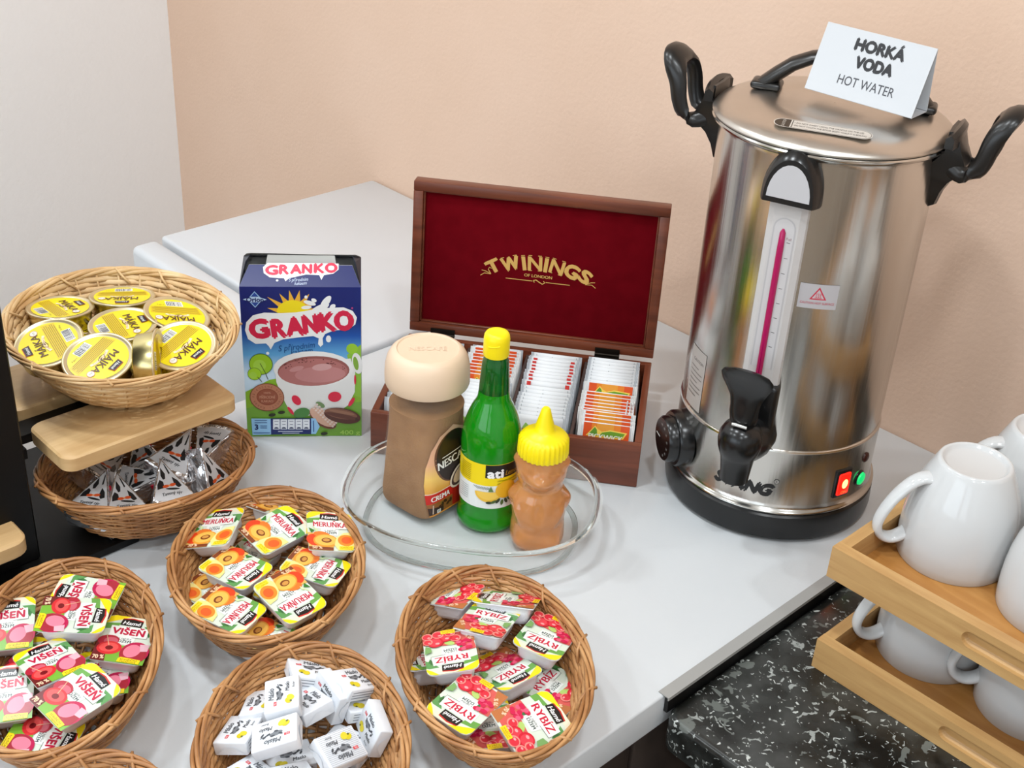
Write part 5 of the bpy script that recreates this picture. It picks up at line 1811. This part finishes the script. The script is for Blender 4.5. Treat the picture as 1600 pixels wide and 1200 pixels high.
def jam(kind, loc, quat, where):
    if kind not in FILM:
        FILM[kind] = lid_film(kind)
    t = thing('jam_portion', '%s jam portion %s' % (KIND[kind][0], where), 'jam', loc, group=KIND[kind][1], quat=quat)
    for nm, me in (('tub', TUB), ('foil_lid', FILM[kind])):
        o = bpy.data.objects.new(nm, me)
        COL.objects.link(o)
        o.parent = t


def yawq(deg, tx=0, ty=0):
    return Quaternion((0, 0, 1), R(deg)) @ Quaternion((1, 0, 0), R(tx)) @ Quaternion((0, 1, 0), R(ty))


APR = [
    ((-0.9438, 0.5368, 0.0598), (0.935, 0.069, -0.108, 0.331), 'leaning on the left side of its basket'),
    ((-0.9541, 0.6227, 0.0449), (0.977, -0.126, -0.035, 0.169), 'farthest back in its basket, half covered'),
    ((-0.9060, 0.5843, 0.0570), (0.996, 0.037, 0.076, 0.007), 'in the upper middle, tilted over the rear one'),
    ((-0.8643, 0.6219, 0.0610), (0.873, -0.015, 0.088, 0.480), 'upright at the right rear rim'),
    ((-0.8847, 0.5221, 0.0524), (0.795, -0.000, -0.002, -0.607), 'upside down in the middle left'),
    ((-0.8390, 0.5848, 0.0496), (0.862, -0.058, -0.016, -0.503), 'at the right rim below the upright one'),
    ((-0.8404, 0.4848, 0.0482), (0.821, -0.034, 0.016, -0.569), 'at the front left, nearest the rim'),
    ((-0.8137, 0.5367, 0.0545), (0.715, -0.059, 0.060, -0.694), 'at the front right, on top'),
    ((-0.7990, 0.5010, 0.0300), tuple(yawq(-68)), 'showing only its word between the two front ones'),
    ((-0.8930, 0.5000, 0.0290), tuple(yawq(-75)), 'buried under the front left ones'),
    ((-0.9200, 0.5650, 0.0280), tuple(yawq(20)), 'buried under the middle of the heap'),
    ((-0.8500, 0.5600, 0.0270), tuple(yawq(-60)), 'lying flat on the basket bottom'),
]
CUR = [
    ((-0.7265, 0.6598, 0.0480), (0.573, -0.105, -0.060, 0.811), 'at the left rear, its tub wall showing'),
    ((-0.6748, 0.6900, 0.0577), (0.463, -0.199, 0.067, 0.861), 'farthest back against the wicker'),
    ((-0.6590, 0.6510, 0.0638), (0.966, -0.107, -0.051, 0.229), 'upright in the upper middle'),
    ((-0.6154, 0.6853, 0.0538), (0.187, -0.025, -0.071, -0.979), 'upside down at the right rear'),
    ((-0.6498, 0.5965, 0.0620), (0.460, 0.089, -0.017, -0.883), 'upside down at the left, on top of another tub'),
    ((-0.6190, 0.6360, 0.0400), (0.660, 0.100, -0.082, -0.734), 'in the centre, lower than its neighbours'),
    ((-0.5970, 0.5691, 0.0557), (0.103, -0.042, -0.011, -0.994), 'at the front left rim'),
    ((-0.5397, 0.5944, 0.0600), (0.983, -0.020, 0.147, -0.077), 'at the front right, largest in view'),
    ((-0.5826, 0.6640, 0.0290), tuple(yawq(100)), 'peeking out low at the right rim'),
    ((-0.5860, 0.5860, 0.0290), tuple(yawq(60)), 'lying deep under the two front ones'),
    ((-0.6760, 0.6030, 0.0320), tuple(yawq(150, 0, 22)), 'standing askew at the left wall, showing its white tub'),
    ((-0.6300, 0.6250, 0.0250), tuple(yawq(10)), 'on the basket bottom'),
]
CHE = [
    ((-0.9290, 0.3880, 0.0590), (0.417, 0.062, 0.019, 0.909), 'farthest back, turned sideways'),
    ((-0.9034, 0.3636, 0.0659), (0.941, -0.020, 0.018, -0.338), 'lying across the rearmost one'),
    ((-0.8653, 0.3921, 0.0460), (0.922, -0.020, 0.052, 0.383), 'upright at the right rim'),
    ((-0.9542, 0.3218, 0.0446), (0.861, 0.077, 0.049, 0.500), 'upright at the left picture edge, upper one'),
    ((-0.8688, 0.3228, 0.0580), (0.723, -0.053, -0.034, 0.688), 'slanting in the middle of the heap'),
    ((-0.8140, 0.3200, 0.0600), (0.997, 0.037, 0.049, 0.045), 'nearest the front, slanting to the lower right'),
    ((-0.8730, 0.2818, 0.0420), (0.861, 0.075, 0.027, 0.502), 'upright at the left picture edge, lower one'),
    ((-0.8200, 0.2880, 0.0270), tuple(yawq(-50)), 'low at the front, only its word showing'),
    ((-0.8560, 0.3620, 0.0300), tuple(yawq(60)), 'buried at the right, a green corner showing'),
    ((-0.9100, 0.3250, 0.0270), tuple(yawq(30)), 'lying flat on the basket bottom'),
]
for kind, lst in (('apricot', APR), ('currant', CUR), ('cherry', CHE)):
    for loc, q, where in lst:
        jam(kind, loc, Quaternion(q), where)

# ------------------------------------------------------------------ butter portions
PW, PH, PT = 0.040, 0.030, 0.0125
bm_ = MB().box(-PW / 2, PW / 2, -PH / 2, PH / 2, -PT, 0, 'butterfoil', 0.0012, 2)
v = [(-PW / 2 - 0.0004, -PH / 2 + 0.002, -PT + 0.001), (-PW / 2 - 0.0004, PH / 2 - 0.002, -PT + 0.001), (-PW / 2 - 0.0008, 0.003, -0.004), (-PW / 2 - 0.0008, -0.003, -0.004)]
bm_.add(v, [(0, 3, 2, 1)], 'butterfoil')
v = [(-a, b, c) for a, b, c in v]
bm_.add(v, [(0, 1, 2, 3)], 'butterfoil')
BUTB = bm_.mesh('wrapped_block')


def butter_print(stripes):
    P = Print(lambda u, v, h_: Vector((u, v, h_)), 0.00002, rough=0.4)
    ink = (70, 74, 80)
    if stripes:
        for k in range(18):
            P.rect(-PW / 2 + 0.002, -PH / 2 + 0.001 + k * 0.00165, PW / 2 - 0.002, -PH / 2 + 0.0014 + k * 0.00165, (176, 182, 190))
    P.text('Máslo', 0.001, PH * 0.30, 0.0048, (96, 100, 106), bold=0.05, shear=0.2, width=0.0150)
    P.rect(-0.014, PH * 0.13, -0.009, PH * 0.22, (206, 70, 78))
    P.text('ML', -0.0115, PH * 0.175, 0.0018, (240, 220, 220))
    P.ell(-0.002, PH * 0.06, 0.0058, 0.0024, (120, 124, 130), 0.1)
    for x, y in ((-0.006, 0.10), (0.001, 0.12), (0.005, 0.04), (0.008, 0.10), (-0.002, -0.02), (0.010, 0.02)):
        P.ell(x, PH * y, 0.0022, 0.0010, ink, x * 90, 8)
    P.line([(0.003, PH * 0.05), (0.012, PH * 0.11)], 0.0007, ink)
    P.text('Maslo', 0.007, -PH * 0.16, 0.0040, (56, 58, 62), shear=0.3, bold=0.02, width=0.0115)
    P.text('Butter', 0.008, -PH * 0.34, 0.0022, (56, 58, 62), shear=0.3, width=0.0070)
    P.ell(-0.0105, -PH * 0.20, 0.0036, 0.0028, (214, 196, 30), 0.4, 12)
    P.ell(-0.0070, -PH * 0.26, 0.0038, 0.0030, (226, 208, 50), 0.7, 12)
    P.ell(-0.0115, -PH * 0.27, 0.0012, 0.0010, (90, 96, 40), 0.4, 8)
    P2 = Print(lambda u, v, h_: Vector((u, -PH / 2 - h_, v)), 0.00002, rough=0.4)
    P2.mb = P.mb
    for k in range(3):
        P2.line([(-PW * 0.40, -0.0032 - 0.0028 * k), (PW * (0.40 if k < 2 else 0.2), -0.0032 - 0.0028 * k)], 0.0008, (128, 134, 142))
    return P.mb.mesh('printed_wrap')


BP = [butter_print(False), butter_print(True)]
BUTT = [
    ((-0.6944, 0.4456, 0.0720), (0.299, -0.044, -0.102, 0.948), 0, 'turned sideways on top of the heap'),
    ((-0.6661, 0.4184, 0.0663), (0.447, 0.142, 0.102, -0.877), 0, 'upside down, leaning out towards the front'),
    ((-0.6290, 0.4592, 0.0520), (0.656, -0.210, 0.060, -0.683), 1, 'with a striped face, front middle'),
    ((-0.6800, 0.5140, 0.0580), (0.653, -0.125, 0.192, 0.682), 0, 'highest at the rear right'),
    ((-0.6700, 0.5150, 0.0400), (0.770, -0.083, 0.081, 0.596), 0, 'under the rear right one, showing a blank side'),
    ((-0.6930, 0.4700, 0.0510), (0.982, 0.037, -0.147, -0.047), 0, 'half covered at the centre right'),
    ((-0.7200, 0.4950, 0.0520), (0.814, -0.154, 0.106, 0.515), 0, 'at the rear, behind the sideways one'),
    ((-0.7034, 0.4072, 0.0490), (0.446, -0.123, -0.061, 0.877), 0, 'at the left rim'),
    ((-0.7200, 0.4400, 0.0480), (0.363, -0.159, -0.070, 0.905), 0, 'at the left rear, half hidden'),
    ((-0.6620, 0.3920, 0.0420), (0.997, 0.000, -0.074, 0.008), 0, 'cut off by the bottom picture edge at the left'),
    ((-0.6350, 0.4150, 0.0440), (0.745, -0.087, 0.105, 0.640), 0, 'cut off by the bottom picture edge in the middle'),
    ((-0.6877, 0.4848, 0.0480), (0.797, 0.598, -0.006, -0.083), 0, 'standing on edge at the rear'),
    ((-0.6400, 0.4950, 0.0420), (0.815, 0.545, -0.095, -0.170), 0, 'standing on edge at the right rim'),
    ((-0.6500, 0.4800, 0.0280), tuple(yawq(20)), 0, 'lying low in the gap at the right'),
    ((-0.6700, 0.4350, 0.0250), tuple(yawq(70)), 0, 'lying on the bottom under the heap'),
    ((-0.7000, 0.4400, 0.0270), tuple(yawq(-20)), 0, 'lying on the bottom at the left'),
    ((-0.6150, 0.4450, 0.0280), tuple(yawq(100)), 0, 'lying on the bottom at the front right'),
]
for loc, q, st_, where in BUTT:
    t = thing('butter_portion', 'white wrapped butter portion %s' % where, 'butter', loc, group='butter portions', quat=Quaternion(q))
    for nm, me in (('wrapped_block', BUTB), ('printed_wrap', BP[st_])):
        o = bpy.data.objects.new(nm, me)
        COL.objects.link(o)
        o.parent = t
t = thing('butter_portion', 'pale corner of a packet in the lower left basket', 'butter', (-0.725, 0.285, 0.052), group='butter portions', quat=yawq(40, 4, 3))
o = bpy.data.objects.new('wrapped_block', BUTB)
COL.objects.link(o)
o.parent = t

# ------------------------------------------------------------------ foil cheese wedges
WR, WB, WT = 0.064, 0.0255, 0.0260


def wedge_poly(k=1.0, dy=0.0):
    pts = [(0, WR * 0.55 * k + dy), (-WB * k, -WR * 0.40 * k + dy)]
    for i in range(1, 4):
        q = -1 + 2 * i / 4
        pts.append((q * WB * k, (-WR * 0.40 - WR * 0.05 * (1 - q * q)) * k + dy))
    pts.append((WB * k, -WR * 0.40 * k + dy))
    return pts


wp = wedge_poly()
wm = MB()
rg = []
for k, z in ((0.93, -WT), (0.99, -WT + 0.0012), (1.0, -WT / 2), (0.99, -0.0012), (0.94, 0.0)):
    rg.append([(x, y, z) for x, y in wedge_poly(k)])
wm.rings(rg, 'foil', cap0=True, cap1=True, smooth=False)
# folded foil flaps on the two long sides
for sg in (-1, 1):
    a, b = Vector((0, WR * 0.50, 0)), Vector((sg * WB * 0.96, -WR * 0.38, 0))
    nrm = Vector((sg * 0.91, 0.40, 0)) * 0.0009
    m1, m2 = a.lerp(b, 0.12), a.lerp(b, 0.90)
    f = [m1 + nrm + Vector((0, 0, -0.003)), m2 + nrm + Vector((0, 0, -0.003)), a.lerp(b, 0.7) + nrm * 1.4 + Vector((0, 0, -WT * 0.62)), a.lerp(b, 0.28) + nrm * 1.4 + Vector((0, 0, -WT * 0.58))]
    wm.add(f, [(0, 1, 2, 3) if sg < 0 else (3, 2, 1, 0)], 'foil')
WEDGE = wm.mesh('foil_wrap')
P = Print(lambda u, v, h_: Vector((u, v, h_)), 0.00002, rough=0.3)
P.poly(wedge_poly(0.84, 0.0008), (206, 206, 208))
for pts in ([(-0.0035, 0.021), (-0.0060, 0.010), (-0.0048, 0.0045), (-0.0022, 0.0055), (-0.0008, 0.012)], [(0.0050, 0.007), (0.0098, 0.0015), (0.0125, -0.006), (0.0085, -0.0085), (0.0050, -0.003)], [(-0.0085, 0.005), (-0.0055, 0.002), (-0.0060, -0.006), (-0.0140, -0.0075), (-0.0125, -0.001)], [(0.0008, 0.026), (0.0022, 0.024), (0.0045, 0.012), (0.0028, 0.0105)]):
    P.poly(pts, (36, 36, 38))
P.ell(-0.0042, -0.0045, 0.0036, 0.0020, (216, 86, 40), 0.15, 10)
P.ell(0.0032, -0.0035, 0.0036, 0.0020, (216, 86, 40), 0.15, 10)
P.ell(-0.0005, -0.0040, 0.0012, 0.0012, (236, 150, 90), 0, 8)
P.ell(0.0005, -0.0105, 0.0105, 0.0036, (206, 206, 208), 0.05, 14)
P.ell(0.0020, -0.0088, 0.0075, 0.0014, (30, 30, 32), -0.15, 12)
P.text('Tavený sýr', 0.0, -0.0150, 0.0042, (40, 40, 44), bold=0.03, shear=0.2, width=0.0220, arc=0.0012)
CHLAB = P.mb.mesh('paper_label')
rt = Print(lambda u, v, h_: Vector((0.0095 + u * 0.35 + 0.0009 + h_, 0.008 - u, v)), 0.0001)
RED = MB().box(0.0062, 0.0100, 0.0105, 0.0150, -0.0100, -0.0045, mat((206, 24, 52), 0.4), T=None).mesh('tear_tab')
WED = [
    ((-1.0659, 0.4705, 0.0661), (0.937, 0.115, 0.024, 0.329), 'leaning at the left with a bright silver side'),
    ((-1.0503, 0.4938, 0.0607), (0.777, 0.045, 0.176, 0.603), 'beside the leftmost one, label half shown'),
    ((-1.0405, 0.5407, 0.0618), (0.772, 0.105, 0.161, 0.605), 'front middle, its whole triangular label shown'),
    ((-1.0711, 0.5700, 0.0735), (0.935, 0.124, 0.203, 0.264), 'rising highest behind the front middle one'),
    ((-1.0800, 0.6120, 0.0620), tuple(yawq(-148, -22, 8)), 'far right rear with its label turned round'),
    ((-1.0290, 0.5900, 0.0560), tuple(yawq(112, 62, 0)), 'at the right front, only its bright back in view'),
    ((-1.1150, 0.5500, 0.0560), tuple(yawq(70, 18, -28)), 'standing at the rear under the shelf'),
    ((-1.1250, 0.5150, 0.0520), tuple(yawq(30, -10, 24)), 'lying at the rear left under the shelf'),
    ((-1.0830, 0.5290, 0.0500), tuple(yawq(-40, 12, 18)), 'sunk in the middle of the heap'),
    ((-1.0560, 0.5850, 0.0450), tuple(yawq(200, 14, -12)), 'low between the right-hand ones'),
    ((-1.0800, 0.4850, 0.0400), tuple(yawq(120, 6, 6)), 'low at the left under the others'),
]
for loc, q, where in WED:
    t = thing('cheese_wedge', 'silver foil cheese wedge %s' % where, 'cheese', loc, group='foil cheese wedges', quat=Quaternion(q))
    for nm, me in (('foil_wrap', WEDGE), ('paper_label', CHLAB), ('tear_tab', RED)):
        o = bpy.data.objects.new(nm, me)
        COL.objects.link(o)
        o.parent = t

# ------------------------------------------------------------------ pâté tins
TR_, TH_ = 0.0362, 0.0225
TIN = MB().lathe([(0.0005, -TH_), (TR_ - 0.0065, -TH_), (TR_ - 0.0045, -TH_ + 0.0015), (TR_ - 0.0030, -0.0035), (TR_ - 0.0028, -0.0020)], 'goldtin', 56).mesh('tin_body')
RIMM = MB().lathe([(TR_ - 0.0028, -0.0022), (TR_ - 0.0002, -0.0020), (TR_ + 0.0002, -0.0010), (TR_ - 0.0006, 0.0002), (TR_ - 0.0022, 0.0001), (TR_ - 0.0042, -0.0008), (TR_ - 0.0045, -0.0010), (0.0002, -0.0010)], 'tinrim', 56).mesh('crimped_lid')
P = Print(lambda u, v, h_: Vector((u, v, -0.0009 + h_)), 0.00002, rough=0.3)
P.ell(0, 0, 0.0305, 0.0305, (240, 222, 16), n=48)
P.poly([(-0.0262, -0.0148), (0.0262, -0.0148), (0.0285, -0.0010), (-0.0285, -0.0010)], (226, 196, 16))
for k in range(7):
    hw = 0.0262 - 0.0002 * k
    P.line([(-hw, -0.0022 - 0.0019 * k), (hw if k % 3 else hw * 0.9, -0.0022 - 0.0019 * k)], 0.00055, (140, 104, 20))
P.rect(-0.0105, -0.0262, 0.0085, -0.0162, (242, 242, 238))
rnd = random.Random(2)
xx = -0.0092
while xx < 0.0072:
    w_ = rnd.choice((0.0003, 0.0005, 0.0008, 0.0011))
    P.rect(xx, -0.0242, min(xx + w_, 0.0076), -0.0168, (60, 60, 74))
    xx += w_ + rnd.choice((0.0004, 0.0006, 0.0009))
P.text('8593838', -0.001, -0.0252, 0.0013, (60, 60, 74), width=0.015)
P.text('e 120 g', 0.0145, -0.0178, 0.0018, (110, 90, 20))
P.line([(-0.0130, 0.0010), (-0.0080, 0.0030), (0.0, 0.0040), (0.0080, 0.0030), (0.0130, 0.0010)], 0.0030, (246, 232, 190))
P.text('PASTIKA PATÉ', 0, 0.0014, 0.0020, (190, 90, 60), width=0.020, arc=0.0024)
P.text('MÁJKA', 0.0005, 0.0098, 0.0085, (84, 40, 18), bold=0.02, width=0.0360, shear=0.06)
P.line([(-0.0030, 0.0068), (-0.0065, 0.0020), (-0.0020, 0.0008), (0.0035, 0.0030), (0.0020, 0.0055)], 0.0008, (100, 52, 20))
P.ell(0.0215, 0.0085, 0.0042, 0.0042, (206, 150, 120), n=20)
P.ell(0.0215, 0.0085, 0.0036, 0.0036, (242, 236, 222), n=20)
P.text('KQ', 0.0215, 0.0085, 0.0020, (90, 90, 90))
P.poly([(-0.0085, 0.0185), (0.0075, 0.0185), (0.0065, 0.0262), (-0.0075, 0.0262)], (170, 40, 34))
P.poly([(-0.0080, 0.0187), (0.0070, 0.0187), (0.0061, 0.0255), (-0.0071, 0.0255)], (24, 18, 18))
P.text('Hamé', -0.0003, 0.0222, 0.0036, (236, 236, 236), bold=0.02, shear=0.2, width=0.0115)
TLAB = P.mb.mesh('printed_lid')


def tin(loc, yaw, tilt_deg, tilt_dir, where):
    """tilt_dir: compass angle (deg) towards which the lid leans"""
    ax = Vector((-math.sin(R(tilt_dir)), math.cos(R(tilt_dir)), 0))
    q = Quaternion(ax, R(tilt_deg)) @ Quaternion((0, 0, 1), R(yaw))
    t = thing('pate_tin', 'round yellow pâté tin %s' % where, 'tin', loc, group='pâté tins', quat=q)
    for nm, me in (('tin_body', TIN), ('crimped_lid', RIMM), ('printed_lid', TLAB)):
        o = bpy.data.objects.new(nm, me)
        COL.objects.link(o)
        o.parent = t


TOV = -45
tin((-1.2345, 0.5327, 0.195), -2, 6, 135, 'at the rear left of the pale basket')
tin((-1.2194, 0.5990, 0.195), -120, 8, 135, 'farthest back in the pale basket')
tin((-1.1438, 0.6238, 0.195), -108, 15, 45, 'at the right rear, leaning on the wicker')
tin((-1.1530, 0.5633, 0.198), -10, 3, -45, 'in the middle of the heap')
tin((-1.1610, 0.4830, 0.1980), 170, 18, -60, 'at the left front, leaning forward')
tin((-1.0980, 0.5060, 0.2000), -70, 18, -45, 'nearest the front, largest in view')
tin((-1.0770, 0.5894, 0.1960), -76, 18, -45, 'at the right front, leaning forward')
tin((-1.0690, 0.5590, 0.1880), 20, 86, 52, 'standing on edge between the two front ones')
tin((-1.1904, 0.5396, 0.1760), 40, 4, 0, 'lying lower, mostly hidden by its neighbours')
tin((-1.1250, 0.5450, 0.1720), 100, 3, 90, 'underneath the front ones')
tin((-1.1900, 0.6050, 0.1700), 10, 2, 90, 'underneath the rear ones')
